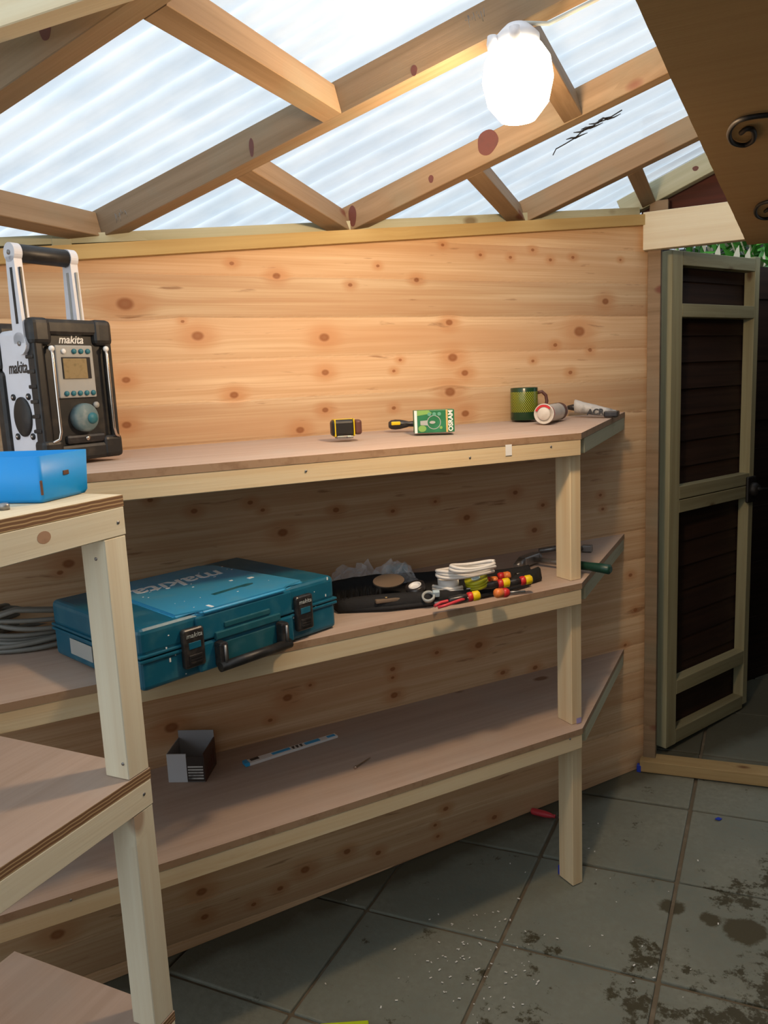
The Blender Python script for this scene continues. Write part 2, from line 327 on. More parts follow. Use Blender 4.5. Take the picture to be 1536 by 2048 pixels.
Tf = Matrix(((1, 0, 0, 0), (0, 1, 0, 0), (0.0418, 0.0219, 1, 0), (0, 0, 0, 1)))
for i in range(-6, 8):
    for j in range(-8, 12):
        b0 = MB(); g = 0.0045+rnd.random()*0.002
        T = Tf @ Tr(GO) @ RZ(math.degrees(GR)) @ Tr((i*GS, j*GS, (rnd.random()-0.5)*0.003)) @ RX((rnd.random()-.5)*0.3) @ RY((rnd.random()-.5)*0.3)
        fl.box(g, GS-g, g, GS-g, -0.05, 0.0, 0, 0.004, T)
fl.quad(*[Tf @ Vector((x, y, -0.008)) for x, y in ((-4, -3), (4, -3), (4, 8), (-4, 8))], mi=1)
struct(fl.build('floor', ['concrete', 'joint']))

# ---- long boarded wall with its knots where the photo has them
KN = [(463,527,5),(553,552,8),(700,570,5),(755,532,4),(833,560,6),(250,608,16),(395,672,12),(648,675,11),(898,645,8),(1158,663,13),(1210,603,8),(252,760,8),(468,790,9),(650,745,8),(787,742,4),(650,820,7),(787,816,5),(929,746,8),(900,784,12),(930,827,9),(905,715,11),(800,720,4),(1180,700,5),(1065,722,4),(253,850,9),(365,643,4),(600,860,9),(500,1005,6),(525,1020,5),(388,1022,7),(565,1065,11),(672,1020,7),(785,1022,5),(870,1003,4),(933,1035,8),(1068,1060,7),(1030,985,6),(1085,1010,5),(1200,990,4),(1205,1018,4),(530,1315,5),(785,1338,6),(873,1305,5),(957,1290,9),(1005,1345,6),(1070,1335,6),(575,1395,10),(620,1370,4),(788,1390,8),(785,1355,4),(343,1455,13),(1260,1150,5),(1270,1220,5),(1185,1430,6),(403,1783,10),(393,1748,8),(507,1808,5),(409,1833,7),(560,1776,6),(610,1739,9),(694,1703,7),(756,1705,6),(891,1617,6),(870,1650,4),(875,1672,4),(988,1634,6),(115,1868,12),(137,1127,11),(120,1145,6),(1100,520,4),(1145,515,4),(1065,500,4),(300,1000,6),(1250,1290,4),(430,1130,6),(885,490,4),(960,510,4),(1020,515,4),(1240,520,3),(1140,745,5),(1110,690,5),(540,1440,5),(462,1610,5),(160,1320,6)]
BP, BZ0 = 0.1080, 1.305
def wall_panel():
    s0, s1, z0, z1 = -3.1, 0.098, -0.02, 2.06
    ns, nzz = 760, 600
    S = np.linspace(s0, s1, ns); Zs = np.linspace(0, 1, nzz)
    gs, gz = np.meshgrid(S, Zs)
    top = 1.872+(2.037-1.872)*(gs+1.772)/(0.068+1.772)+0.018
    bot = np.array([floor_z(E0.x+wd.x*a, E0.y+wd.y*a) for a in S])+0.004
    gz = bot[None, :] + gz*(top-bot[None, :])
    # board profile
    ph = ((gz-BZ0)/BP) % 1.0
    prof = 0.0022*np.sin(np.pi*np.clip(ph, 0, 1))**0.6
    edge = np.minimum(ph, 1-ph)
    prof = np.where(edge < 0.013, -0.001, prof)
    ks = []; kz = []; kr = []
    for x, y, r in KN:
        P = Wp(x, y); ks.append((P-E0).dot(wd)); kz.append(P.z); kr.append(r*(P-EYE).length/F_PX)
    for _ in range(26):
        ks.append(rnd.uniform(-3.1, -2.0)); kz.append(rnd.uniform(0.1, 1.85)); kr.append(rnd.uniform(0.006, 0.014))
    ks = np.array(ks); kz = np.array(kz); kr = np.array(kr)
    best = np.full(gs.shape, 99.0); gw = gz.copy()
    for a, b_, r in zip(ks, kz, kr):
        dx = (gs-a)/(r*1.1); dz = (gz-b_)/(r*0.78); d = np.sqrt(dx*dx+dz*dz)
        best = np.minimum(best, d)
        gw -= np.sign(gz-b_)*r*0.9*np.exp(-(dx/3.2)**2)*np.exp(-(dz/2.5)**2)*(1-np.exp(-(dz/0.6)**2))
    n = ns*nzz; co_ = np.zeros((n, 3))
    co_[:, 0] = (E0.x + wd.x*gs + wn.x*prof).ravel(); co_[:, 1] = (E0.y + wd.y*gs + wn.y*prof).ravel(); co_[:, 2] = gz.ravel()
    idx = np.arange(n).reshape(nzz, ns)
    q = np.stack([idx[:-1, :-1], idx[:-1, 1:], idx[1:, 1:], idx[1:, :-1]], -1).reshape(-1, 4)
    # a solid back so the wall has thickness
    back = []
    for a, zz in ((s0, 0), (s1, 0), (s1, 1), (s0, 1)):
        t = 1.872+(2.037-1.872)*(a+1.772)/(1.84)+0.018; bb = floor_z(E0.x+wd.x*a, E0.y+wd.y*a)+0.004
        back.append((E0.x+wd.x*a-wn.x*0.018, E0.y+wd.y*a-wn.y*0.018, bb if zz == 0 else t))
    me = bpy.data.meshes.new('wall_left')
    V_ = np.vstack([co_, np.array(back)]); nv = len(V_)
    faces = np.vstack([q[:, ::-1] if False else q, [[n+3, n+2, n+1, n+0], [idx[0, 0], n, n+1, idx[0, -1]], [idx[-1, -1], n+2, n+3, idx[-1, 0]], [idx[0, -1], n+1, n+2, idx[-1, -1]], [idx[-1, 0], n+3, n, idx[0, 0]]]])
    me.vertices.add(nv); me.vertices.foreach_set('co', V_.ravel())
    me.loops.add(len(faces)*4); me.loops.foreach_set('vertex_index', faces.ravel().astype(np.int32))
    me.polygons.add(len(faces)); me.polygons.foreach_set('loop_start', np.arange(0, len(faces)*4, 4).astype(np.int32)); me.polygons.foreach_set('loop_total', np.full(len(faces), 4, np.int32))
    me.update(calc_edges=True)
    for nm, arr in (('kd', best), ('gw', gw), ('gs', gs)):
        at = me.attributes.new(nm, 'FLOAT', 'POINT'); v = np.concatenate([arr.ravel(), np.zeros(4)]).astype(np.float32); at.data.foreach_set('value', v)
    o = bpy.data.objects.new('wall_left', me); C.objects.link(o); struct(o)
    m, nn, l, b = newmat('knotty_pine_boards'); me.materials.append(m)
    b.inputs['Roughness'].default_value = 0.55; b.inputs['Specular IOR Level'].default_value = 0.3
    def att(k): a = nn.new('ShaderNodeAttribute'); a.attribute_name = k; return a.outputs['Fac']
    def mth(op, a, c=0.0, d=None):
        x = nn.new('ShaderNodeMath'); x.operation = op
        for i, v in enumerate((a, c) if d is None else (a, c, d)):
            if isinstance(v, (int, float)): x.inputs[i].default_value = v
            else: l.new(v, x.inputs[i])
        return x.outputs[0]
    def rng(v, a, c, t0=0.0, t1=1.0, smooth=False):
        r = nn.new('ShaderNodeMapRange'); r.inputs[1].default_value = a; r.inputs[2].default_value = c; r.inputs[3].default_value = t0; r.inputs[4].default_value = t1; l.new(v, r.inputs[0])
        if smooth: r.interpolation_type = 'SMOOTHSTEP'
        return r.outputs[0]
    def mix(f, a, c):
        x = nn.new('ShaderNodeMix'); x.data_type = 'RGBA'; l.new(f, x.inputs[0])
        for s_, v in ((6, a), (7, c)):
            if isinstance(v, tuple): x.inputs[s_].default_value = (*v, 1)
            else: l.new(v, x.inputs[s_])
        return x.outputs[2]
    s = att('gs'); z = att('gw'); kd = att('kd')
    bid = mth('FLOOR', mth('DIVIDE', mth('SUBTRACT', z, BZ0), BP))
    wn1 = nn.new('ShaderNodeTexWhiteNoise'); wn1.noise_dimensions = '1D'; l.new(bid, wn1.inputs['W']); br = wn1.outputs['Value']
    def noi(sx, sz, det=3, off=0.0, ro=0.5):
        cx = nn.new('ShaderNodeCombineXYZ'); l.new(mth('MULTIPLY_ADD', s, sx, mth('MULTIPLY', br, 31.0+off)), cx.inputs[0]); l.new(mth('MULTIPLY', z, sz), cx.inputs[1]); l.new(mth('MULTIPLY', br, 9.0), cx.inputs[2])
        t = nn.new('ShaderNodeTexNoise'); t.inputs['Scale'].default_value = 1.0; t.inputs['Detail'].default_value = det; t.inputs['Roughness'].default_value = ro; l.new(cx.outputs[0], t.inputs[0]); return t.outputs[0]
    c = mix(rng(noi(1.3, 38, 3), 0.36, 0.66), (0.77, 0.555, 0.335), (0.63, 0.395, 0.215))
    c = mix(rng(noi(2.2, 210, 2, 5), 0.42, 0.72, 0, 0.55), c, (0.56, 0.31, 0.15))
    c = mix(rng(noi(0.9, 14, 2, 9), 0.46, 0.66, 0, 0.65), c, (0.60, 0.34, 0.175))
    c = mix(rng(kd, 4.5, 1.0, 0, 0.6, True), c, (0.55, 0.25, 0.10))
    c = mix(rng(noi(7, 55, 4, 3), 0.66, 0.74, 0, 0.7), c, (0.30, 0.14, 0.06))
    c = mix(rng(kd, 1.15, 0.6, 0, 0.88, True), c, (0.30, 0.105, 0.035))
    c = mix(rng(kd, 0.55, 0.15, 0, 0.5, True), c, (0.36, 0.16, 0.07))
    hv = nn.new('ShaderNodeHueSaturation'); l.new(c, hv.inputs['Color']); l.new(rng(br, 0, 1, 0.84, 1.1), hv.inputs['Value'])
    l.new(hv.outputs[0], b.inputs['Base Color'])
    for p in me.polygons: pass
    return o
wall_panel()
# batten along the head of the wall, plate behind it, end post
def wz(s): return 1.872+(2.037-1.872)*(s+1.772)/1.84
def WS(s, z, off=0.0): return E0 + wd*s + wn*off + Vector((0, 0, z))
def strip(name, s0, s1, f0, f1, t0, t1, mat):       # a board on the wall line between two sloping heights
    x = (WS(s1, f1(s1))-WS(s0, f0(s0)))
    T = frame(WS(s0, f0(s0), t0), WS(s1, f0(s1), t0)-WS(s0, f0(s0), t0), z=(0, 0, 1))
    L = (WS(s1, f0(s1))-WS(s0, f0(s0))).length
    b = MB(); b.box(0, L, 0, -(t1-t0) if False else 0.0001, 0, 0.01) if False else None
    # local y points away from the room
    b.prism([(0, 0), (L, 0), (L, f1(s1)-f0(s1)), (0, f1(s0)-f0(s0))], 0, 1)
    R = Matrix(((1, 0, 0, 0), (0, 0, -(t1-t0), 0), (0, 1, 0, 0), (0, 0, 0, 1)))
    bmesh.ops.transform(b.bm, matrix=R, verts=b.bm.verts[:])
    return b.build(name, mat, None, T)
struct(strip('trim_1', -3.1, 0.075, lambda s: wz(s), lambda s: wz(s)+0.034, 0.0, 0.028, 'batten'))
def pz(s): return 1.948+(2.043-1.948)*(s+1.63)/1.07
struct(strip('trim_2', -3.1, 0.06, lambda s: pz(s)-0.020-0.013*(s+1.9), lambda s: pz(s), -0.045, -0.002, 'pale'))
bs = MB(); bs.box(0, 0.045, 0, 0.04, 0, 0.075, 0, 0.002)
P_ = Wp(104, 492); bs.build('trim_3', 'pale', None, frame((P_.x, P_.y, P_.z-0.03)+wn*0 if False else Vector((P_.x, P_.y, P_.z-0.02))-wn*0.001, wd, z=(0, 0, 1)))['kind'] = 'structure'
bp_ = MB(); bp_.box(0, 0.043, 0, 0.045, 0, 1.905, 0, 0.002); struct(bp_.build('trim_4', 'batten', None, Tr((-0.337, 2.93, 0.058))))
M['batten2'] = M['rafter']; bpy.data.objects['trim_4'].data.materials[0] = M['rafter']

# ---- roof timbers
RAFT = {}
def rafter(k, name_label, A, B, sec=0.046, h=0.067, x_end=0.95, x_start=None, ynear=None):
    sl = (B.z-A.z)/(B.x-A.x); y = A.y
    xs = A.x-0.075 if x_start is None else x_start
    p0 = Vector((xs, y, A.z+(xs-A.x)*sl)); p1 = Vector((x_end, y, A.z+(x_end-A.x)*sl))
    o = beam('rafter', p0, p1, sec, h, 'rafter', None, lat=(0, 1, 0)); RAFT[k] = (y, A.x, A.z, sl)
    tag(o, name_label, 'rafter', 'sloping rafters of the lean-to roof'); return o
def xwall(y): return E0.x + wd.x/wd.y*(y-E0.y)
a = Yp(0, 180, 0.95); b_ = Yp(262, 0, 0.95); rafter('r0', 'brown roof rafter nearest the viewer, crossing the top left corner', a, b_, x_start=-1.86, x_end=0.95)
a = Yp(212, 470, 1.536); b_ = Yp(975, 78, 1.536); rafter('r1', 'long brown rafter directly above the lamp, rising from behind the radio', a, b_)
a = Yp(703, 460, 2.058); b_ = Yp(1337, 145, 2.058); rafter('r2', 'light brown rafter with a big oval red knot, just beyond the lamp', a, b_)
a = Yp(1057, 441, 2.544); b_ = Yp(1397, 273, 2.544); rafter('r3', 'rafter running under the black twig, second from the gate header', a, b_)
a = Yp(1314, 402, 2.955); b_ = Yp(1426, 342, 2.955); r4 = rafter('r4', 'pale rafter furthest away, right above the gate header', a, b_, x_start=-0.42); r4.data.materials[0] = M['pale']
def rz(k, x): y, ax, az_, sl = RAFT[k]; return az_+(x-ax)*sl
def noggin(x, k0, k1, label, w=0.046, h=0.06):
    y0 = RAFT[k0][0]+0.046; y1 = RAFT[k1][0]; s = (RAFT[k0][3]+RAFT[k1][3])/2
    A = Vector((x, y0+0.0005, rz(k0, x)+0.0005)); B = Vector((x, y1-0.0005, rz(k1, x)+0.0005))
    o = beam('noggin', A, B, w, h, 'rafter', None, lat=Vector((-1, 0, -s)))
    tag(o, label, 'roof brace', 'short cross timbers between the rafters'); return o
def xat(px, py, k):   # x where a pixel meets a rafter's near plane
    return Yp(px, py, RAFT[k][0]).x
noggin(xat(682, 220, 'r1')+0.002, 'r0', 'r1', 'short orange-lit cross timber left of the lamp, above the middle of the wall')
noggin(xat(205, 465, 'r1'), 'r0', 'r1', 'short cross timber coming in from the left edge above the radio')
noggin(xat(700, 452, 'r2'), 'r1', 'r2', 'short cross timber meeting the wall head above the green light bulb box')
noggin(xat(1165, 225, 'r2'), 'r1', 'r2', 'short cross timber half hidden behind the glowing lamp')
noggin(xat(1052, 436, 'r3'), 'r2', 'r3', 'short cross timber meeting the wall head above the green mug')
noggin(-0.315, 'r3', 'r4', 'smallest cross timber, just left of the gate header', h=0.05)
# level tie beam at top left
tie = beam('tie_beam', Vector((-1.6, 0.872, 2.067)), Vector((0.4, 0.872, 2.067)), 0.036, 0.14, 'plypale', None, lat=(0, 1, 0))
tag(tie, 'pale level beam cutting across the very top left corner', 'beam')

M['knot'] = plain('dark_red_knot', (0.12, 0.032, 0.02), 0.6, dirt=0.8, dirtcol=(0.09, 0.03, 0.02), scale=60)
M['knotlt'] = plain('light_brown_knot', (0.42, 0.25, 0.15), 0.7, dirt=0.6, dirtcol=(0.3, 0.16, 0.09), scale=60)
def knot(par, px, py, rx, ry, n_, P0, mat='knot', ang=0):
    n_ = Vector(n_).normalized(); P = Vp(px, py, P0, n_); x = Vector((0, 0, 1)).cross(n_).normalized() if abs(n_.z) < 0.9 else Vector((1, 0, 0))
    T = frame(P, x, z=n_); b = MB(); k = (P-EYE).length/F_PX
    b.prism([(rx*k*math.cos(a)*(1+0.08*math.sin(3*a)), ry*k*math.sin(a)) for a in [2*PI*i/24 for i in range(24)]], -0.0006, 0.0003, T=RZ(ang))
    o = b.build('knot', mat); o.parent = par; o.matrix_basis = par.matrix_basis.inverted() @ T
RO = [o for o in C.objects if o.name.startswith('rafter')]
def stamp(par, px, py, Y, seed):
    q = random.Random(seed); b = MB()
    P = Vp(px, py, (0, Y, 0), (0, 1, 0)); T = frame(P, (0.95, 0, 0.25), z=(0, -1, 0))
    for i in range(9):
        x_ = -0.018+i*0.0045; b.tube([(x_, -0.012+0.02*q.random(), 0.0001), (x_+q.uniform(-.003, .003), 0.004+0.012*q.random(), 0.0001)], 0.0006, 4)
    o = b.build('ink_stamp', 'steel'); o.parent = par; o.matrix_basis = par.matrix_basis.inverted() @ T; o['kind'] = 'stuff'
stamp(RO[1], 242, 432, 1.536, 1); stamp(RO[1], 950, 38, 1.536, 2)
knot(RO[2], 975, 285, 19, 22, (0, -1, 0), (0, 2.058, 0), ang=-20); knot(RO[2], 705, 432, 8, 19, (0, -1, 0), (0, 2.058, 0)); knot(RO[2], 862, 358, 5, 7, (0, -1, 0), (0, 2.058, 0))
knot(RO[0], 90, 58, 13, 17, (0, -1, 0), (0, 0.95, 0)); knot(RO[1], 503, 295, 5, 16, (0, -1, 0), (0, 1.536, 0)); knot(RO[1], 828, 141, 6, 9, (0, -1, 0), (0, 1.536, 0)); knot(RO[4], 1391, 337, 5, 4, (0, -1, 0), (0, 2.955, 0))
# ---- corrugated translucent roof
def roof_z(x, y):
    ks = ['r0', 'r1', 'r2', 'r3', 'r4']; ys = [RAFT[k][0]+0.023 for k in ks]; zs = [rz(k, x) for k in ks]
    if y <= ys[0]: return zs[0]+(y-ys[0])*0.0+0.067
    if y >= ys[-1]: return zs[-1]+0.067
    for i in range(4):
        if y <= ys[i+1]:
            t = (y-ys[i])/(ys[i+1]-ys[i]); return zs[i]*(1-t)+zs[i+1]*t+0.067
def sheet_mat():
    m, n, l, b = newmat('translucent_corrugated_sheet'); n.remove(b)
    out = n['Material Output']; t = n.new('ShaderNodeTexCoord')
    mpg = n.new('ShaderNodeMapping'); mpg.inputs['Scale'].default_value = (3, 9, 3); l.new(t.outputs['Object'], mpg.inputs[0])
    z = n.new('ShaderNodeTexNoise'); z.inputs['Scale'].default_value = 2.0; z.inputs['Detail'].default_value = 6; l.new(mpg.outputs[0], z.inputs[0])
    r = n.new('ShaderNodeValToRGB'); r.color_ramp.elements[0].position = 0.35; r.color_ramp.elements[0].color = (0.80, 0.86, 0.90, 1); r.color_ramp.elements[1].position = 0.6; r.color_ramp.elements[1].color = (0.96, 0.98, 0.98, 1)
    l.new(z.outputs[0], r.inputs[0])
    tr = n.new('ShaderNodeBsdfTranslucent'); df = n.new('ShaderNodeBsdfDiffuse'); df.inputs[0].default_value = (0.85, 0.87, 0.9, 1)
    gl = n.new('ShaderNodeBsdfGlossy'); gl.inputs['Roughness'].default_value = 0.25
    tp = n.new('ShaderNodeBsdfTransparent'); tp.inputs[0].default_value = (0.9, 0.94, 0.97, 1)
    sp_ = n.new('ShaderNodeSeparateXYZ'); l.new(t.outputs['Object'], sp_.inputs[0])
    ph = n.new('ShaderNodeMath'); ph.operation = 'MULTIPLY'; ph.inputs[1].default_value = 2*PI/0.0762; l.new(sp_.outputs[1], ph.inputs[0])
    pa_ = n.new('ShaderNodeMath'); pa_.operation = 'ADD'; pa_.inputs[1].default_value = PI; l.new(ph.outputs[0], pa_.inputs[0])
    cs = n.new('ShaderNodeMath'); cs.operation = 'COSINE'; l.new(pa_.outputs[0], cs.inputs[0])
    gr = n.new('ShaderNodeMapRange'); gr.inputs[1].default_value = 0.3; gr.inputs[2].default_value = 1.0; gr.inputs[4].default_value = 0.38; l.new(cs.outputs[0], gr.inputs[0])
    gm = n.new('ShaderNodeMix'); gm.data_type = 'RGBA'; gm.inputs[7].default_value = (0.45, 0.53, 0.60, 1); l.new(r.outputs[0], gm.inputs[6]); l.new(gr.outputs[0], gm.inputs[0])  # shade bands of the ridges painted bluish grey into the valleys
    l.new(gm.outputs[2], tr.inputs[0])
    m1 = n.new('ShaderNodeMixShader'); m1.inputs[0].default_value = 0.04; l.new(tr.outputs[0], m1.inputs[1]); l.new(df.outputs[0], m1.inputs[2])
    m2 = n.new('ShaderNodeMixShader'); m2.inputs[0].default_value = 0.12; l.new(m1.outputs[0], m2.inputs[1]); l.new(tp.outputs[0], m2.inputs[2])
    m3 = n.new('ShaderNodeMixShader'); m3.inputs[0].default_value = 0.04; l.new(m2.outputs[0], m3.inputs[1]); l.new(gl.outputs[0], m3.inputs[2])
    l.new(m3.outputs[0], out.inputs[0]); return m
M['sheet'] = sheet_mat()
PER = 0.0762; AMP = 0.0105
sm = MB(); rows = []
ny = int((3.2+0.7)/PER*14); xs_ = [-2.35+i*(1.0+2.35)/24 for i in range(25)]
for j in range(ny+1):
    y = -0.7 + j*PER/14; c_ = math.cos(2*PI*y/PER); c_ = AMP*(abs(c_)**0.75)*(1 if c_ > 0 else -1)
    rows.append([Vector((x, y, roof_z(x, y)+AMP+0.001+c_)) for x in xs_])
sm.rings(rows, 0, closed=False, caps=False)
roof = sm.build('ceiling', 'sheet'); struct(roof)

# ---- gate opening: header, gable, sill
hd = MB(); hd.box(0, 1.3, 0, 0.045, 0, 0.123, 0, 0.002); struct(hd.build('trim_5', 'paledaylitpine', None, Tr((-0.349, 2.895, 1.953))))
gb = MB(); gb.box(-0.10, 1.25, 0, 0.018, 0, 0.40, 0); struct(gb.build('wall_gable', 'gable', None, Tr((-0.27, 3.03, 2.02))))
gp = MB(); gp.box(-0.02, 0.04, 0, 0.04, 0, 0.12, 0, 0.002); struct(gp.build('trim_6', 'rafter', None, Tr((-0.315, 2.955, 2.0))))
sl_ = beam('trim_7', Vector((-0.345, 2.895, 0.054)), Vector((0.95, 2.895, 0.108)), 0.075, 0.044, 'rafter', None, lat=(0, 1, 0)); struct(sl_)
sl_.data.materials[0] = M['pine2'] = wood('worn_sill_timber', (0.50, 0.36, 0.17), (0.38, 0.25, 0.11), knots=0.12)

# ---- soffit board on the right and its iron scrolls
ZS = 1.94
e0 = Zp(1270, 0, ZS); e1 = Zp(1495, 490, ZS); dv = (e1-e0).normalized(); e00 = e0 - dv*1.6
sf = MB(); pts = [(e00.x, e00.y)]
N_ = 60
for i in range(1, N_): 
    p = e00.lerp(e1, i/N_); j_ = rnd.uniform(-0.0005, 0.0005); pts.append((p.x+j_, p.y))
pts += [(e1.x, e1.y), (1.0, e1.y+0.1), (1.0, e00.y)]
sf.prism(pts, ZS, ZS+0.012)
so = sf.build('soffit_board', 'soffit'); tag(so, 'dark brown plywood sheet overhead at the upper right with iron scrolls under it', 'board')
def scroll(pix, label):
    P = [Zp(x, y, ZS-0.0055) for x, y in pix]
    Q = []
    for i in range(len(P)-1):
        p0 = P[max(i-1, 0)]; p1 = P[i]; p2 = P[i+1]; p3 = P[min(i+2, len(P)-1)]
        for k in range(5):
            t = k/5; Q.append(0.5*((2*p1)+(p2-p0)*t+(2*p0-5*p1+4*p2-p3)*t*t+(3*p1-p0-3*p2+p3)*t**3))
    Q.append(P[-1]); b = MB(); b.tube(Q, 0.0042, 8); o = b.build('iron_scroll', 'iron'); tag(o, label, 'iron scroll', 'black iron scrolls under the plywood sheet'); return o
scroll([(1700,225),(1640,222),(1590,226),(1536,230),(1503,234),(1478,241),(1464,253),(1458,268),(1462,282),(1474,289),(1491,290),(1505,282),(1509,270),(1505,259),(1493,258),(1482,266)], 'larger black iron scroll curling under the plywood sheet at the right edge')
scroll([(1640,398),(1590,398),(1545,402),(1521,408),(1511,419),(1513,431),(1524,437),(1540,436),(1548,428),(1546,420),(1538,418),(1530,423)], 'smaller black iron scroll lower down the plywood sheet, near the gate')

# ---- house wall on the right (outside the frame), ground and dark fences beyond the gate
hw = MB(); hw.box(1.0, 1.1, -1.6, 3.0, -0.1, 2.7); M['brick'] = plain('brown_house_wall', (0.16, 0.14, 0.12), 0.9, dirt=0.5, dirtcol=(0.3, 0.24, 0.18), scale=15)
struct(hw.build('wall_right', 'brick'))
hb = MB(); hb.box(-2.6, 1.1, -1.75, -1.65, -0.2, 1.35); struct(hb.build('wall_rear_blocker', 'brick'))  # unseen wall added behind the camera, height set to hold back sky light
def fence(A, B, z0, z1, mat, label, n=14, lap=True):
    A = Vector(A); B = Vector(B); L = (B-A).length; T = frame(A, B-A, z=(0, 0, 1)); b = MB(); st = (z1-z0)/n
    for i in range(n):
        b.box(0, L, 0.004*(i % 2), 0.016+0.004*(i % 2), z0+i*st-0.004, z0+(i+1)*st, 0, 0, RX(0))
    o = b.build('fence', mat, None, T); return o
tag(fence((0.20, 3.0, 0), (0.62, 7.2, 0), 0, 2.05, 'blackfence', '', 12), 'black fence along the right of the path beyond the gate', 'fence')
tag(fence((-1.6, 7.0, 0), (1.4, 7.0, 0), 0, 2.5, 'blackfence', '', 14), 'dark fence closing the far end of the path', 'fence')
tag(fence(WS(-3.2, 0, -0.30), WS(3.4, 0, -0.30), 0, 1.97, 'fence', '', 15), 'dark brown boundary fence seen through the gap under the roof edge', 'fence')

# ---- gate
H0 = Vector((-0.268, 3.06, 0)); GAZ = 28.3
gt = thing('gate', 'tall framed timber gate with dark horizontal boards, standing open', 'gate', H0, zrot(GAZ))
GW = 0.60
def gbox(name, x0, x1, z0, z1, y0=0.0, y1=0.045, mat='gate', par=None):
    b = MB(); L = max(x1-x0, z1-z0)
    if x1-x0 > z1-z0: b.box(0, x1-x0, 0, y1-y0, 0, z1-z0, 0, 0.002); T = Tr((x0, y0, z0))
    else: b.box(0, z1-z0, 0, y1-y0, -(x1-x0), 0, 0, 0.002); T = Tr((x0, y0, z0)) @ RY(-90)
    return b.build(name, mat, par or gt, T)
gbox('stile', 0.0, 0.066, 0.082, 1.967); gbox('stile', GW-0.035, GW, 0.10, 1.975)
for z0, z1 in ((1.918, 1.967), (1.736, 1.784), (1.065, 1.113), (1.013, 1.061), (0.288, 0.345), (0.084, 0.14)):
    gbox('rail', 0.0665, GW-0.0355, z0, z1)
b = MB()
nb = 19; hh = (1.97-0.09)/nb
for i in range(nb):
    z0 = 0.09+i*hh
    b.rings([[(0.0, 0.046, z0), (0.0, 0.054, z0+hh+0.01), (0.0, 0.058, z0+hh+0.01), (0.0, 0.064, z0)], [(GW, 0.046, z0), (GW, 0.054, z0+hh+0.01), (GW, 0.058, z0+hh+0.01), (GW, 0.064, z0)]])
bo = b.build('boards', 'fence', gt)
for f in bo.data.polygons: f.use_smooth = False
lt = MB(); lt.box(0.535, 0.60, -0.014, 0.0, 0.99, 1.10, 0, 0.006); lt.lathe([(0.03, 0), (0.03, 0.016), (0.02, 0.03), (0, 0.032)], 20, 0, Tr((0.57, -0.01, 1.045)) @ RX(90)); lt.tube([(0.565, -0.012, 1.05), (0.565, -0.04, 1.05), (0.575, -0.045, 1.047), (0.64, -0.045, 1.04)], 0.007, 8); lt.lathe([(0.016, 0), (0.02, 0.01), (0.012, 0.02)], 16, 0, Tr((0.565, -0.012, 1.05)) @ RX(90))
lt.build('latch', 'iron', gt)

# ---- shrub beyond the gate
def shrub(cx, cy, cz, rx, ry, rz_, n, label, pale=0.12, seed=3, size=0.07):
    q = random.Random(seed); t = thing('shrub', label, 'shrub', (cx, cy, floor_z(cx, cy)))
    b = MB()
    for i in range(9):
        a = q.uniform(0, 2*PI); b.tube([(0, 0, 0), (math.cos(a)*rx*0.3, math.sin(a)*ry*0.3, cz*0.6), (math.cos(a)*rx*0.8, math.sin(a)*ry*0.8, cz+q.uniform(-.2, .3)*rz_)], [0.018, 0.012, 0.004], 6)
    b.build('stem', 'gate', t)
    g = MB(); p_ = MB()
    for i in range(n):
        while True:
            v = Vector((q.uniform(-1, 1), q.uniform(-1, 1), q.uniform(-1, 1)))
            if v.length < 1: break
        P = Vector((v.x*rx, v.y*ry, cz+v.z*rz_)); s = size*q.uniform(0.6, 1.2)
        T = Tr(P) @ RZ(q.uniform(0, 360)) @ RX(q.uniform(-70, 70)) @ RY(q.uniform(-50, 50))
        tgt = p_ if q.random() < pale else g
        pts = [(-0.0, -1), (0.3, -0.4), (0.36, 0.1), (0.0, 1), (-0.36, 0.1), (-0.3, -0.4)]
        vs = [tgt.bm.verts.new(T @ Vector((x*s*0.8, y*s, -0.25*s*abs(x)))) for x, y in pts]
        tgt.bm.faces.new((vs[0], vs[1], vs[2], vs[3])); tgt.bm.faces.new((vs[0], vs[3], vs[4], vs[5]))
    g.build('foliage', 'leaf', t, fix=False); p_.build('pale_foliage', 'leafpale', t, fix=False)
    return t
shrub(0.36, 5.6, 2.35, 0.95, 0.45, 0.62, 2600, 'leafy green shrub showing between the gate top and the header', 0.14, 3, 0.075)
P = Yp(1532, 550, 4.3); shrub(P.x+0.10, 4.3, P.z, 0.16, 0.12, 0.17, 160, 'bright green leaves hanging over the black fence right of the gate', 0.10, 8, 0.06)
# row of pale pointed sticks among the leaves
stk = random.Random(5)
for i in range(5):
    P = Yp(1405+i*27+stk.uniform(-4, 4), 500, 4.6); zt = P.z+stk.uniform(-0.01, 0.02)
    b = MB(); b.prism([(-0.016, 0), (0.016, 0), (0.013, 1.0), (0.003, 1.05), (-0.014, 1.01)], -0.008, 0.008, T=RX(90)); 
    o = b.build('picket', 'leafpale', None, Tr((P.x, 4.6+0.03*i, zt-1.04)) @ RY(stk.uniform(-3, 6)))
    tag(o, ['pale pointed picket nearest the wall end above the gate', 'second pale picket above the gate, left of the middle one', 'middle pale picket above the gate top', 'pale picket above the gate, right of the middle one', 'pale picket above the outer corner of the gate'][i], 'picket', 'pale pickets above the gate')

# ================================================================== SHELVING
UZ = (1.0, 1.0)
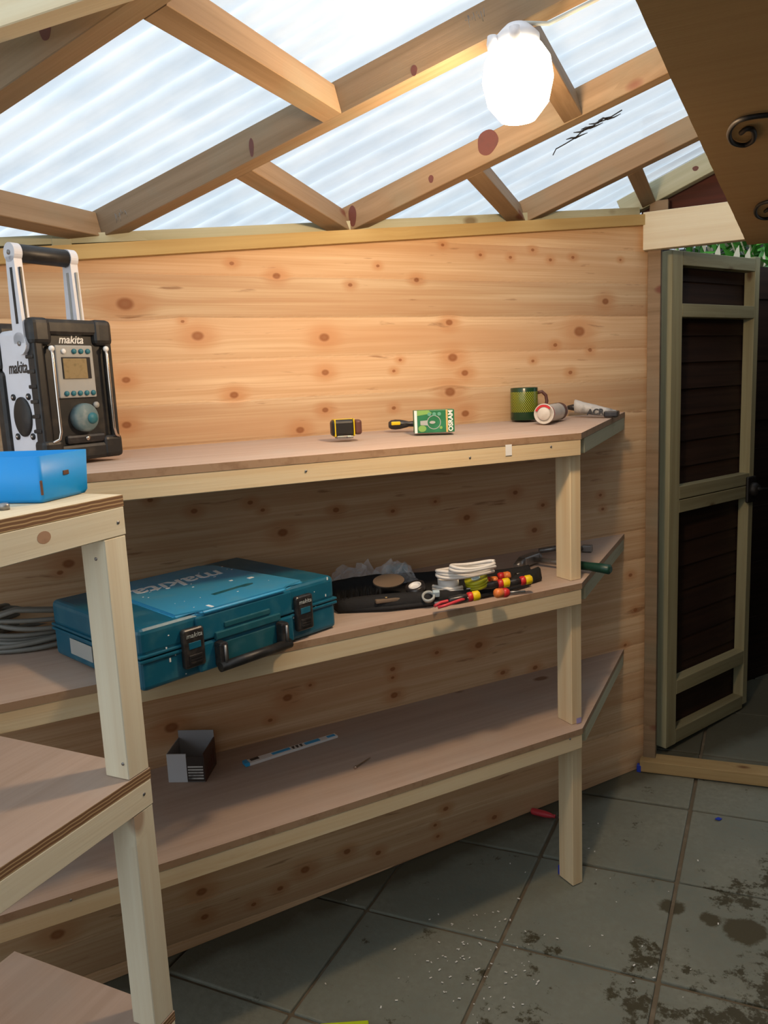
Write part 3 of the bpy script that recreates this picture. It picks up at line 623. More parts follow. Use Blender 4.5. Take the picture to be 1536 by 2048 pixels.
# ---- long unit on the wall
LU = thing('shelving_unit', 'long three-tier timber and plywood shelving unit along the boarded wall', 'shelving unit', (-0.449, 2.157, 0.03))
SAZ = 36.7; sd = rr(SAZ); sn = Vector((sd.y, -sd.x, 0))
c0 = Vector((-0.414, 2.147, 0)); THK = 0.017; RH = 0.043
def toLU(T): return Tr(-LU.location) @ T
def shelf_poly(zf_r, zf_l, zw, name, mat='ply'):
    left = -2.35
    A = Vector((c0.x, c0.y, zf_r)); tl = 1.85; Bq = Vector((c0.x-sd.x*tl, c0.y-sd.y*tl, zf_l+(zf_l-zf_r)*0.05))
    sw = (Vector((c0.x+0.01, 0, 0)).x-E0.x)/wd.x
    Wr = E0 + wd*(sw+0.0) + wn*0.0045; Wr = Vector((Wr.x, Wr.y, zw))
    t = (Bq-Wr).dot(wd); Wl = Vector((Wr.x+wd.x*(t-0.0), Wr.y+wd.y*(t-0.0), zw)); 
    b = MB(); V_ = [A, Wr, Wl, Bq]
    lo = [b.bm.verts.new(v-LU.location-Vector((0, 0, THK))-Vector((0,0,zf_r))) for v in V_]; hi = [b.bm.verts.new(v-LU.location-Vector((0, 0, zf_r))) for v in V_]
    b.bm.faces.new(hi); b.bm.faces.new(lo[::-1])
    for i in range(4):
        b.bm.faces.new((lo[i], lo[(i+1) % 4], hi[(i+1) % 4], hi[i])).material_index = 1
    # local frame turned so the grain follows the shelf
    R = Matrix(((sd.x, sd.y, 0, 0), (sn.x*-1, sn.y*-1, 0, 0), (0, 0, 1, 0), (0, 0, 0, 1)))
    bmesh.ops.transform(b.bm, matrix=R, verts=b.bm.verts[:])
    o = b.build(name, [mat, 'edgeplain'], LU, Tr((0, 0, zf_r)) @ R.inverted()); return A, Bq, Wr
TOP = shelf_poly(1.392, 1.405, 1.411, 'shelf_board')
MID = shelf_poly(0.9755, 0.9755, 0.9775, 'shelf_board')
LOW = shelf_poly(0.5457, 0.5457, 0.5457, 'shelf_board')
for (A, Bq, Wr) in (TOP, MID, LOW):
    dz = Vector((0, 0, THK+RH+0.0003)); q = (A-Bq).normalized()
    beam('front_rail', Bq-dz-sn*0.001, A-dz-sn*0.001-q*0.0005, 0.037, RH, 'pine', LU, lat=-sn)
    ed = (Wr-A).normalized()
    beam('end_rail', A-dz+ed*0.046+Vector((-0.001, 0, 0)), Wr-dz-ed*0.004+Vector((-0.001, 0, 0)), 0.037, RH, 'pale', LU, lat=Vector((-1, 0, 0)))
    beam('back_rail', WS(-1.7, 0, 0.0048)+Vector((0, 0, Wr.z-THK-RH)), WS(-0.06, 0, 0.0048)+Vector((0, 0, Wr.z-THK-RH)), 0.03, RH, 'pine', LU, lat=wn)
pr_ = Vector((-0.446, 2.157, 0)) # outer arris of the post
def upost(z0, z1, par, arris, d1, w1, d2, w2, mat='pine'):
    b = MB(); b.box(0, z1-z0, 0, w2, 0, w1, 0, 0.0015, seg=1)
    T = Matrix((Vector((0, 0, 1)), d2, d1)).transposed().to_4x4(); T.translation = Vector((arris.x, arris.y, z0))-par.location
    return b.build('post', mat, par, T)
for z0, z1 in ((0.031, 0.5457-THK-RH-0.001), (0.546, 0.9755-THK-RH-0.001), (0.976, 1.392-THK-RH-0.001)):
    o = upost(z0, z1, LU, pr_ + sn*(-0.001), sd, 0.038, -sn, 0.062)
lab = MB(); P = Vp(1017, 900, TOP[0]+sn*0.0, sn); T = frame(P+sn*0.0005-LU.location, sd, z=(0, 0, 1)); lab.box(-0.010, 0.010, -0.0005, 0, -0.014, 0.014)
x = lab.build('price_sticker', 'greyprint', LU, T); x['label'] = 'small white sticker on the top front rail'; x.data.materials[0] = M['whitepaint']
lab = MB(); P = Vp(1151, 1447, LOW[0], sn); T = frame(Vector((-0.43, 2.172, 0.557))+sn*0.0006-LU.location, sd, z=(0, 0, 1)); lab.box(-0.009, 0.009, -0.0005, 0.0, -0.008, 0.008)
x = lab.build('price_sticker', 'purple', LU, T); x['label'] = 'small purple sticker at the foot of the middle post'
def screws(par, pts, n_, r=0.0028):
    for P in pts:
        b = MB(); b.lathe([(0.0, 0.0006), (r, 0.0006), (r, -0.001)], 10); b.build('screw_head', 'steel', par, Tr(P-par.location) @ Vector((0, 0, 1)).rotation_difference(Vector(n_)).to_matrix().to_4x4())
screws(LU, [Vp(x_, y_, TOP[0], sn) + Vector((0,0,0)) + sn*0.0004 for x_, y_ in ((612, 942), (1102, 893), (940, 915))], sn)
screws(LU, [Vp(x_, y_, LOW[0], sn) + sn*0.0004 for x_, y_ in ((142, 1800), (1140, 1478))], sn)

# ---- near unit at the left
NU = thing('shelving_unit', 'nearer daylit pale timber shelving unit at the left edge, blue box on its top', 'shelving unit', (-0.9, 0.92, 0.0))
NX, NY = -0.897, 0.938
def nu_shelf(z, x0, mats):
    b = MB(); b.box(-0.40, 0, -1.9, 0, -0.018, 0, 0)
    b.bm.normal_update()
    for f in b.bm.faces: 
        if abs(f.normal.z) < 0.5: f.material_index = 1
    R = RZ(90); bmesh.ops.transform(b.bm, matrix=R.inverted(), verts=b.bm.verts[:])
    return b.build('shelf_board', mats, NU, Tr(Vector((NX, NY, z))-NU.location) @ R)
ZN = (1.3945, 0.932, 0.4706)
for z, mt in zip(ZN, ('plypale', 'ply', 'ply')):
    nu_shelf(z, 0, [mt, 'edge'])
    beam('front_rail', Vector((NX, NY, z-0.018-0.046)), Vector((NX, NY-1.9, z-0.018-0.046)), 0.038, 0.0455, 'paledaylitpine', NU, lat=Vector((-1, 0, 0)))
    beam('end_rail', Vector((NX-0.039, NY, z-0.018-0.046)), Vector((NX-0.40, NY, z-0.018-0.046)), 0.038, 0.0455, 'paledaylitpine', NU, lat=Vector((0, -1, 0)))
for z0, z1 in ((-0.02, ZN[2]-0.0645), (ZN[2]+0.0005, ZN[1]-0.0645), (ZN[1]+0.0005, ZN[0]-0.0645)):
    upost(z0, z1, NU, Vector((NX-0.001, NY-0.048, 0)), Vector((-1, 0, 0)), 0.05, Vector((0, 1, 0)), 0.047, 'paledaylitpine')
    upost(z0, z1, NU, Vector((NX-0.001, NY-1.88, 0)), Vector((-1, 0, 0)), 0.05, Vector((0, 1, 0)), 0.047, 'paledaylitpine')
screws(NU, [Vp(x_, y_, (NX, 0, 0), (1, 0, 0))+Vector((0.0003, 0, 0)) for x_, y_ in ((236, 1045), (288, 1588))], (1, 0, 0))
screws(NU, [Yp(x_, y_, NY-0.048)-Vector((0, 0.0003, 0)) for x_, y_ in ((192, 1118), (246, 1528))], (0, -1, 0))

KX = [(Vp(88, 1075, (NX, 0, 0), (1, 0, 0)), (1, 0, 0), 0.012, 0.009)]
for P, n_, a_, c_ in KX:
    b = MB(); b.prism([(a_*math.cos(t_), c_*math.sin(t_)) for t_ in [2*PI*i/20 for i in range(20)]], -0.0005, 0.0003); b.build('knot', 'knotlt', NU, Tr(-NU.location) @ frame(P, (0, 1, 0), z=n_))
# ================================================================== THINGS
tp_n = (TOP[1]-TOP[0]).cross(TOP[2]-TOP[0]).normalized()
def on_top(px, py, wall_margin=0.0):
    P = Vp(px, py, TOP[0], tp_n); d = (P-E0).dot(wn)
    if d < wall_margin:      # slide towards the viewer along the sight line
        h = Vector((P.x, P.y, 0)); k = h.normalized(); P = P - k*((wall_margin-d)/max(0.05, -k.dot(wn)))
        P.z = TOP[0].z - (tp_n.x*(P.x-TOP[0].x)+tp_n.y*(P.y-TOP[0].y))/tp_n.z
    return P

# ---- radio
def radio():
    t = thing('radio', 'black and white jobsite radio with upright carrying handle on the top shelf', 'radio', (0, 0, 0), zrot(9))
    B = EYE + ray(246, 920)*(1.90/Vector(ray(246, 920)[:2]).length)
    Wd, D, H = 0.190, 0.165, 0.301
    t.location = Vector((B.x, B.y, 0)) - rr(9)*Wd; t.location.z = TOP[0].z - (tp_n.x*(t.location.x-TOP[0].x)+tp_n.y*(t.location.y-TOP[0].y))/tp_n.z + 0.0015
    b = MB(); b.box(0.006, Wd-0.006, 0.025, D-0.022, 0.004, H-0.018, 0, 0.012, seg=3); b.build('housing', 'white', t)
    b = MB()
    b.box(0.004, Wd-0.004, 0.010, 0.030, 0.012, H-0.012, 0, 0.006)
    b.box(0, Wd, 0.0, 0.034, 0.0, 0.036, 0, 0.008); b.box(0.012, Wd-0.012, 0.0, 0.034, H-0.034, H, 0, 0.008)
    for x0 in (-0.004, Wd-0.044):
        b.box(x0, x0+0.048, -0.004, 0.036, H-0.055, H+0.002, 0, 0.012, seg=3); b.box(x0, x0+0.048, -0.004, 0.036, 0, 0.05, 0, 0.010, seg=3)
        b.box(x0+0.004, x0+0.026 if x0 < 0 else x0+0.044, 0.0, 0.03, 0.04, H-0.045, 0, 0.005) if x0 < 0 else b.box(x0+0.026, x0+0.044, 0.0, 0.03, 0.04, H-0.045, 0, 0.005)
    for k in range(6): b.box(-0.003, 0.012, 0.006, 0.032, 0.065+k*0.031, 0.073+k*0.031, 0, 0.002)
    b.build('front_bumper', 'black', t)
    b = MB(); b.box(-0.003, Wd+0.003, D-0.04, D, 0, 0.20, 0, 0.012); b.box(0.0, Wd, D-0.035, D, 0.2, H, 0, 0.012); b.build('rear_bumper', 'black', t)
    for x0, s_ in ((0.034, 1), (Wd-0.022, -1)):
        b = MB(); b.tube([(x0, 0.008, H-0.058), (x0, -0.006, H-0.062), (x0, -0.009, H-0.075), (x0, -0.009, 0.065), (x0-0.004*s_, -0.008, 0.05), (x0-0.014*s_, -0.003, 0.045), (x0-0.014*s_, 0.01, 0.045)], 0.0035, 10); b.build('guard_bar', 'chrome', t)
        b = MB(); b.lathe([(0.0, 0), (0.006, 0.001), (0.006, 0.006), (0.0, 0.008)], 12, 0, Tr((x0, -0.004, H-0.062)) @ RX(90)); b.build('screw', 'whitepaint', t)
    b = MB(); b.box(0.050, 0.142, 0.004, 0.013, 0.135, 0.247, 0, 0.003); cp = b.build('control_panel', 'greypanel', t)
    b = MB(); b.box(0.062, 0.132, 0.002, 0.006, 0.176, 0.222, 0, 0.001); b.build('display_bezel', 'blackgloss', cp)
    b = MB(); b.box(0.064, 0.122, 0.001, 0.005, 0.176, 0.219, 0, 0.001); b.build('display', 'lcd', cp)
    bt = MB(); bt.lathe([(0.0055, 0), (0.0055, 0.003), (0.004, 0.0045), (0.0, 0.0048)], 14)
    bt0 = bt.build('button', 'tealbtn', cp, Tr((0.094, 0.004, 0.234)) @ RX(90)); spots = [(0.111, 0.234), (0.128, 0.234)]+[(0.066+k*0.0165, 0.145) for k in range(5)]
    for x_, z_ in spots:
        c = bt0.copy(); C.objects.link(c); c.matrix_basis = Tr((x_, 0.004, z_)) @ RX(90)
    c = bt0.copy(); c.data = bt0.data.copy(); c.data.materials[0] = M['whitepaint']; c.name = 'power_button'; C.objects.link(c); c.matrix_basis = Tr((0.068, 0.004, 0.234)) @ RX(90)
    b = MB(); b.lathe([(0.031, -0.004), (0.031, 0.012), (0.027, 0.017), (0.0, 0.018)], 36, 0, Tr((0.103, 0.008, 0.092)) @ RX(90)); dl = b.build('dial', 'tealgrey', t)
    b = MB(); b.lathe([(0.012, 0.017), (0.012, 0.0195), (0.0, 0.020)], 24, 0, Tr((0.114, 0.008, 0.09)) @ RX(90)); b.build('dial_dimple', 'tealbtn', dl)
    b = MB(); b.lathe([(0.007, 0), (0.007, 0.005), (0.0, 0.006)], 16, 0, Tr((0.139, 0.01, 0.118)) @ RX(90)); b.build('input_socket', 'greypanel', t)
    b = MB(); b.box(0.055, 0.155, 0.002, 0.014, 0.036, 0.056, 0, 0.006); cv = b.build('battery_cover', 'blackgloss', t)
    b = MB(); b.lathe([(0.0055, 0), (0.0055, 0.003), (0.0, 0.0035)], 14, 0, Tr((0.106, 0.003, 0.047)) @ RX(90)); b.build('cover_screw', 'chrome', cv)
    x = lettering('makita', 0.024, Tr((0.094, 0.0105, 0.2585)) @ RX(90), 'whitepaint', t, 0.001, 0.25, bold=0.0004, sx=0.95); x['label'] = 'white logo on the front'
    x = lettering('makita', 0.036, Tr((0.0055, 0.076, 0.203)) @ RZ(-90) @ RX(90), 'blackgloss', t, 0.0006, 0.2, bold=0.0004, sx=0.72); x['label'] = 'black logo on the white side'
    b = MB(); b.lathe([(0.032, -0.004), (0.032, 0.003), (0.027, 0.005), (0.0, 0.006)], 32, 0, Tr((0.006, 0.076, 0.1)) @ RY(-90) , sx=1.32, sy=1.0); sp = b.build('speaker_grille', 'black', t)
    for dy in (-0.028, 0.028):
        for dz in (-0.042, 0.042):
            b = MB(); b.lathe([(0.007, -0.003), (0.007, 0.003), (0.0, 0.004)], 14, 0, Tr((0.006, 0.076+dy, 0.1+dz)) @ RY(-90)); b.lathe([(0.003, 0.003), (0.003, 0.005), (0, 0.0055)], 10, 1, Tr((0.006, 0.076+dy, 0.1+dz)) @ RY(-90)); b.build('grille_screw', ['black', 'chrome'], sp)
    # handle
    hz = H+0.132; yh = 0.036
    for x0, nm in ((-0.002, 'a'), (Wd-0.062, 'b')):
        b = MB()
        Rr = [[(x0-0.006, yh-0.017, H-0.05), (x0+0.012, yh-0.017, H-0.05), (x0+0.012, yh+0.021, H-0.05), (x0-0.006, yh+0.021, H-0.05)],
              [(x0-0.006, yh-0.017, H+0.0), (x0+0.012, yh-0.017, H+0.0), (x0+0.012, yh+0.021, H+0.0), (x0-0.006, yh+0.021, H+0.0)],
              [(x0-0.006, yh-0.013, hz-0.008), (x0+0.012, yh-0.013, hz-0.008), (x0+0.012, yh+0.015, hz-0.008), (x0-0.006, yh+0.015, hz-0.008)]]
        b.rings(Rr); b.lathe([(0.0195, -0.006), (0.0195, 0.012)], 24, 0, Tr((x0, yh+0.001, hz)) @ RY(90)); b.lathe([(0.023, -0.006), (0.023, 0.012)], 24, 0, Tr((x0, yh+0.002, H-0.05)) @ RY(90))
        arm = b.build('handle_arm', 'white', t)
        for f in arm.data.polygons: f.use_smooth = False
        b = MB(); b.box(x0-0.0068, x0-0.0055, yh-0.004, yh+0.004, H-0.01, hz-0.03); b.box(x0+0.002, x0+0.006, yh-0.0185, yh-0.0145, H-0.02, hz-0.03) ; b.build('arm_groove', 'greypanel' if nm == 'b' else 'black', arm)
        for zz in (hz, H-0.05):
            b = MB(); b.lathe([(0.005, 0), (0.005, 0.002), (0, 0.0025)], 12, 0, Tr((x0-0.006, yh+0.001, zz)) @ RY(-90)); b.build('pivot_screw', 'steel', arm)
    b = MB(); prof = []
    seg = 40
    rg = []
    for xx in (0.010, 0.013, Wd-0.070, Wd-0.067):
        rr_ = 0.0165 if xx in (0.010, Wd-0.067) else 0.0185
        rg.append([(xx, yh+0.001+math.cos(2*PI*k/seg)*rr_*(1-0.05*(k % 2)), hz+math.sin(2*PI*k/seg)*rr_*(1-0.05*(k % 2))) for k in range(seg)])
    b.rings(rg); b.build('handle_grip', 'black', t)
    return t
radio()

# ---- blue box on the near unit
def blue_box():
    t = thing('storage_box', 'open bright blue plastic box on top of the nearer shelving unit', 'box', (-0.956, 0.836, ZN[0]+0.001), zrot(-12))
    # local x = az -12 (away), local y = az -102 (to the left)
    L, Wb, H = 0.118, 0.21, 0.07
    def ring(x0, x1, y0, y1, z, r=0.006):
        o = []
        for cx, cy, a0 in ((x1-r, y1-r, 0), (x0+r, y1-r, 90), (x0+r, y0+r, 180), (x1-r, y0+r, 270)):
            for k in range(4): a = math.radians(a0+k*30); o.append((cx+r*math.cos(a), cy+r*math.sin(a), z))
        return o
    b = MB(); e = 0.004
    b.rings([ring(0.004, L-0.002, 0.004, Wb-0.004, 0), ring(0, L, 0, Wb, 0.006), ring(-0.003, L+0.003, -0.003, Wb+0.003, H), ring(0.0, L, 0.0, Wb, H), ring(e, L-e, e, Wb-e, 0.006)], 0)
    o = b.build('shell', 'blue', t)
    b = MB(); b.box(0.052, 0.066, -0.0032, -0.0008, 0.036, 0.043, 0, 0.001); b.build('dirt_mark', 'brownchip', t)
    b = MB(); b.box(-0.0018, 0.002, -0.0014, 0.0015, 0.012, 0.034, 0, 0.001); b.build('dirt_mark', 'brownchip', t)
blue_box()
P = Zp(9, 1020, ZN[0]); b = MB(); b.lathe([(0.0, 0.0), (0.0075, 0.0), (0.0075, 0.007), (0.0055, 0.0095), (0.0, 0.010)], 20); o = b.build('bolt_head', 'steel', None, Tr((P.x, P.y, ZN[0]+0.0005))); tag(o, 'small grey round bolt lying in front of the blue box', 'bolt')

# ---- tool case
def tool_case():
    P0 = Zp(290, 1390, 0.9765); A = 18.5
    t = thing('tool_case', 'large teal plastic tool case with black latches on the middle shelf', 'tool case', (P0.x, P0.y, 0.9785), zrot(A))
    Wc, D, H = 0.512, 0.385, 0.133; zs = 0.068
    b = MB(); b.box(0, Wc, 0.004, D, 0, zs-0.003, 0, 0.010, seg=3); b.box(-0.003, Wc+0.003, 0.0, D+0.003, zs-0.010, zs-0.003, 0, 0.002)
    b.box(0.125, 0.375, -0.004, 0.01, 0.004, zs-0.004, 0, 0.004)
    lo = b.build('lower_shell', 'teal', t)
    b = MB(); b.box(0, Wc, 0.004, D, zs, H-0.006, 0, 0.012, seg=3); b.box(-0.003, Wc+0.003, 0.0, D+0.003, zs, zs+0.006, 0, 0.002)
    b.box(0.125, 0.375, -0.003, 0.01, zs, H-0.012, 0, 0.004)
    lid = b.build('lid', 'teal', t)
    b = MB()
    b.prism([(0.085, 0.012), (0.135, 0.012), (0.14, -0.006), (0.36, -0.006), (0.365, 0.012), (0.425, 0.012), (0.40, 0.33), (0.37, 0.36), (0.13, 0.36), (0.10, 0.33)], H-0.012, H)
    for f in b.bm.faces: f.smooth = False
    bmesh.ops.bevel(b.bm, geom=b.bm.edges[:], offset=0.005, segments=3, affect='EDGES')
    b.build('raised_panel', 'bluesheen', lid)
    b = MB(); b.prism([(0.225, 0.075), (0.30, 0.083), (0.31, 0.079), (0.335, 0.083), (0.34, 0.092), (0.325, 0.098), (0.225, 0.090)], H-0.001, H+0.0004); b.build('slot', 'tealdark', lid)
    x = lettering('makita', 0.088, Tr((0.25, 0.245, H+0.0003)) @ RZ(180), 'whitepaint', lid, 0.0004, 0.2, bold=0.001, sx=1.02); x['label'] = 'worn white logo on the lid'
    b = MB(); b.box(0.165, 0.335, -0.010, 0.0, zs-0.004, zs+0.012, 0, 0.002); b.box(0.19, 0.31, -0.0065, 0.0, zs+0.016, zs+0.028, 0, 0.002); b.build('seam_catch', 'tealdark', lo)
    b = MB(); b.box(0.178, 0.322, -0.0052, 0.0, 0.008, 0.055, 0, 0.002); b.build('handle_recess', 'tealdark', lo)
    for x0 in (0.088, 0.382):
        b = MB(); b.box(x0, x0+0.050, -0.010, 0.006, 0.022, 0.104, 0, 0.006, seg=3); b.box(x0+0.010, x0+0.040, -0.012, -0.009, 0.03, 0.05, 0, 0.001)
        for k in range(3): b.box(x0+0.012, x0+0.038, -0.0132, -0.011, 0.033+k*0.006, 0.036+k*0.006)
        la = b.build('latch', 'blackgloss', t)
        b = MB(); b.box(x0+0.011, x0+0.039, -0.0112, -0.009, 0.062, 0.076, 0, 0.001); b.build('latch_window', 'teal', la)
        lettering('makita', 0.014, Tr((x0+0.025, -0.0104, 0.09)) @ RX(90), 'greyprint', la, 0.0006, 0.2)
    b = MB(); hz = 0.012
    h = t
    for x0 in (0.160, 0.322): b = MB(); b.box(x0, x0+0.020, -0.030, -0.003, hz-0.004, hz+0.050, 0, 0.005); b.build('handle_arm', 'blackgloss', t)
    b = MB(); b.tube([(0.158, -0.026, hz), (0.344, -0.026, hz)], 0.0105, 16); b.build('handle_grip', 'black', h)
    for x0 in (0.170, 0.332):
        b = MB(); b.tube([(x0, -0.031, hz+0.004), (x0, -0.031, hz+0.045)], 0.003, 8); b.build('handle_pin', 'steel', h)
    b = MB(); q = random.Random(11)
    for k in range(46):
        if k % 2: x_, y_, z_ = q.uniform(0.02, 0.49), -0.0005, q.uniform(0.008, 0.12); s = q.uniform(0.0012, 0.0035); b.box(x_, x_+s, 0.0030, 0.0045, z_, z_+s*q.uniform(0.6, 3))
        else: x_, y_ = q.uniform(0.1, 0.4), q.uniform(0.02, 0.3); s = q.uniform(0.001, 0.003); b.box(x_, x_+s*q.uniform(0.6, 2.5), y_, y_+s, H-0.0005, H+0.0006)
    for (x_, y_, w_, h_) in ((0.165, 0.0, 0.007, 0.02), (0.36, 0.13, 0.014, 0.01), (0.32, 0.15, 0.008, 0.006)): b.box(x_, x_+w_, y_, y_+h_, H-0.0005, H+0.0008)
    x = b.build('paint_spots', 'whitepaint', t); x['kind'] = 'stuff'
    b = MB(); b.box(-0.0035, -0.0025, 0.20, 0.30, 0.02, 0.055); b.build('label_sticker', 'greyprint', lo)
tool_case()

# ---- coil of grey cable
def coil():
    P = Zp(40, 1330, 0.9765)
    t = MB(); q = random.Random(4)
    c = Vector((-1.52, 1.315, 0.978))
    A = rr(36.7); Bv = Vector((A.y, -A.x, 0))
    pts = []
    n = 9; seg = 40
    for i in range(n*seg+1):
        k = i/seg; a = 2*PI*k; lay = k/n
        ra = 0.155+0.018*math.sin(k*2.3); rb = 0.088+0.012*math.cos(k*1.7)
        z = 0.008+0.06*lay+0.022*math.sin(a+0.6*k)*lay+0.006*math.sin(a*2)
        pts.append(c + A*(ra*math.cos(a)) + Bv*(rb*math.sin(a)) + Vector((0, 0, max(0.007, z))))
    t.tube(pts, 0.0058, 8)
    for i in range(3):   # strap of strands over the coil
        p = [c+A*0.125+Bv*(0.03+0.012*i)+Vector((0, 0, 0.082)), c+A*0.06+Bv*(0.075+0.008*i)+Vector((0, 0, 0.078)), c+A*-0.08+Bv*(0.07+0.006*i)+Vector((0, 0, 0.10)), c-A*0.17+Bv*(0.03+0.01*i)+Vector((0, 0, 0.075))]
        t.tube(p, 0.0058, 8)
    o = t.build('cable_coil', 'cablegrey'); tag(o, 'tangled coil of grey cable on the middle shelf left of the tool case', 'cable')
coil()

# ---- small things on the top shelf
def tape_measure():
    P = on_top(692, 877, 0.07)
    t = thing('tape_measure', 'black rubber-cased tape measure with thin yellow bands on the top shelf', 'tape measure', P+Vector((0, 0, 0.0012)), zrot(50))
    b = MB(); b.box(-0.038, 0.024, -0.016, 0.022, 0.006, 0.049, 0, 0.009, seg=3); b.build('case', 'black', t)
    b = MB(); b.box(0.022, 0.042, -0.015, 0.021, 0.008, 0.047, 0, 0.007, seg=3); b.build('end_cap', 'maroon', t)
    b = MB()
    for x0, w in ((-0.032, 0.004), (0.018, 0.004)):
        b.box(x0, x0+w, -0.0172, 0.0232, 0.005, 0.0502, 0, 0.003)
    b.box(-0.03, 0.02, 0.0, 0.004, 0.0475, 0.0504, 0, 0.001); b.build('band', 'yellow', t)
    b = MB(); b.box(-0.026, 0.012, -0.014, 0.018, 0.0, 0.007, 0, 0.001); b.box(0.0, 0.016, -0.02, -0.012, 0.0005, 0.006, 0, 0.001); b.build('belt_clip', 'steel', t)
tape_measure()
def bulb_box():
    P = on_top(829, 868, 0.09); Q = on_top(904, 867, 0.09); A = math.degrees(math.atan2((Q-P).x, (Q-P).y)); L = 0.110
    t = thing('bulb_box', 'green light bulb box lying on its side on the top shelf', 'box', P+Vector((0, 0, 0.0015)), zrot(A if A > 60 else 60))
    H, D = 0.061, 0.055
    b = MB(); b.box(0, L, 0, D, 0, H, 0, 0.0012); b.build('carton', 'green', t)
    y = -0.0003
    def patch(nm, mat, pts, dy=0.0):
        g = MB(); g.prism(pts, 0, 0.0004, T=Tr((0, y-dy, 0)) @ RX(90)); return g.build(nm, mat, t)
    patch('white_stripe', 'whitepaint', [(0.001, 0), (0.0085, 0), (0.0085, H), (0.001, H)])
    patch('gold_stripe', 'gold', [(0.087, 0), (0.092, 0), (0.092, H), (0.087, H)])
    patch('light_green_print', 'greenlt', [(0.009, 0.047), (0.05, 0.052), (0.04, H), (0.009, H)])
    patch('glow_print', 'greenlt', [(0.022+0.011*math.cos(2*PI*k/16), 0.012+0.009*math.sin(2*PI*k/16)) for k in range(16)])
    circ = lambda cx, cz, r, r2=None: [(cx+r*math.cos(2*PI*k/24), cz+(r2 or r)*math.sin(2*PI*k/24)) for k in range(24)]
    g = MB(); T = Tr((0, y-0.0004, 0)) @ RX(90); c = circ(0.054, 0.028, 0.019); ci = circ(0.054, 0.028, 0.0172)
    a_ = [g.bm.verts.new(T @ Vector((px, pz_, 0))) for px, pz_ in c]; b2 = [g.bm.verts.new(T @ Vector((px, pz_, 0))) for px, pz_ in ci]
    for k in range(24): g.bm.faces.new((a_[k], a_[(k+1) % 24], b2[(k+1) % 24], b2[k]))
    g.prism([(0.017, 0.022), (0.036, 0.020), (0.036, 0.034), (0.017, 0.033)], 0, 0.0003, T=T)
    g.build('bulb_print', 'greyprint', t)
    patch('filament_print', 'greyprint', circ(0.05, 0.028, 0.008, 0.004), 0.0005)
    for k in range(3): patch('badge_print', 'greenmid', circ(0.042+k*0.0135, 0.05, 0.005), 0.0005)
    patch('spark_print', 'greenlt', circ(0.073, 0.013, 0.004), 0.0005)
    x = lettering('OSRAM', 0.017, Tr((0.1, y-0.0004, H/2)) @ RX(90) @ RZ(90), 'whitepaint', t, 0.0002, 0, bold=0.0006); x['label'] = 'white maker name down the right end'
    return P, A
bp0, bA = bulb_box()
def screwdriver(name, label, P, az, parts, group=None, scale=1.0, tilt=0.0):
    t = thing(name, label, 'screwdriver', P, zrot(az), group); t.rotation_euler = (0, math.radians(tilt), zrot(az))
    for nm, mat, prof in parts:
        b = MB(); b.lathe([(r*scale, z*scale) for r, z in prof], 20, 0, RY(90)); b.build(nm, mat, t)
    return t
P = on_top(777, 860, 0.05); P.z += 0.0145
sdv = screwdriver('screwdriver', 'short screwdriver with black and yellow handle half behind the green bulb box', P, 62, [
    ('handle', 'blackgloss', [(0.0, 0), (0.008, 0.001), (0.013, 0.008), (0.0145, 0.02), (0.0135, 0.035), (0.0105, 0.05), (0.0075, 0.06), (0.0085, 0.072), (0.0095, 0.08), (0.0, 0.081)]),
    ('shank', 'steel', [(0.003, 0.079), (0.003, 0.15), (0.0, 0.151)])])
b = MB(); b.box(0.008, 0.034, -0.0155, -0.010, -0.001, 0.009, 0, 0.002); b.build('yellow_insert', 'yellow', sdv)
def mug():
    P = on_top(1049, 834, 0.058)
    t = thing('mug', 'dark green mug with a yellow lattice pattern on the top shelf', 'mug', P+Vector((0, 0, 0.0015)), zrot(66))
    m, n, l, b_ = newmat('lattice_glaze'); b_.inputs['Roughness'].default_value = 0.25
    tcn = n.new('ShaderNodeTexCoord'); s = n.new('ShaderNodeSeparateXYZ'); l.new(tcn.outputs['Object'], s.inputs[0])
    def mt(op, a, c):
        x = n.new('ShaderNodeMath'); x.operation = op
        for i, v in enumerate((a, c)):
            if isinstance(v, (int, float)): x.inputs[i].default_value = v
            else: l.new(v, x.inputs[i])
        return x.outputs[0]
    at = mt('ARCTAN2', s.outputs[1], s.outputs[0]); u = mt('MULTIPLY', at, 40/(2*PI)*1.0); v = mt('MULTIPLY', s.outputs[2], 115)
    a1 = mt('ABSOLUTE', mt('SUBTRACT', mt('FRACT', mt('ADD', u, v), 0), 0.5), 0); a2 = mt('ABSOLUTE', mt('SUBTRACT', mt('FRACT', mt('ADD', mt('SUBTRACT', u, v), 100.0), 0), 0.5), 0)
    dia = mt('LESS_THAN', mt('MAXIMUM', a1, a2), 0.33)
    band = mt('MULTIPLY', mt('GREATER_THAN', s.outputs[2], 0.026), mt('LESS_THAN', s.outputs[2], 0.088))
    mx = n.new('ShaderNodeMix'); mx.data_type = 'RGBA'; mx.inputs[6].default_value = (0.012, 0.045, 0.018, 1); mx.inputs[7].default_value = (0.34, 0.36, 0.02, 1)
    l.new(mt('MULTIPLY', dia, band), mx.inputs[0]); l.new(mx.outputs[2], b_.inputs['Base Color'])
    b = MB(); b.lathe([(0.0, 0), (0.040, 0), (0.0425, 0.003), (0.0425, 0.099), (0.0415, 0.101), (0.039, 0.099), (0.038, 0.006), (0.0, 0.005)], 48); b.build('cup', m, t)
    b = MB(); b.tube([(0.040, 0, 0.083), (0.056, 0, 0.086), (0.068, 0, 0.074), (0.071, 0, 0.056), (0.066, 0, 0.036), (0.053, 0, 0.025), (0.040, 0, 0.022)], 0.0052, 12); b.build('handle', 'maroon', t)
mug()
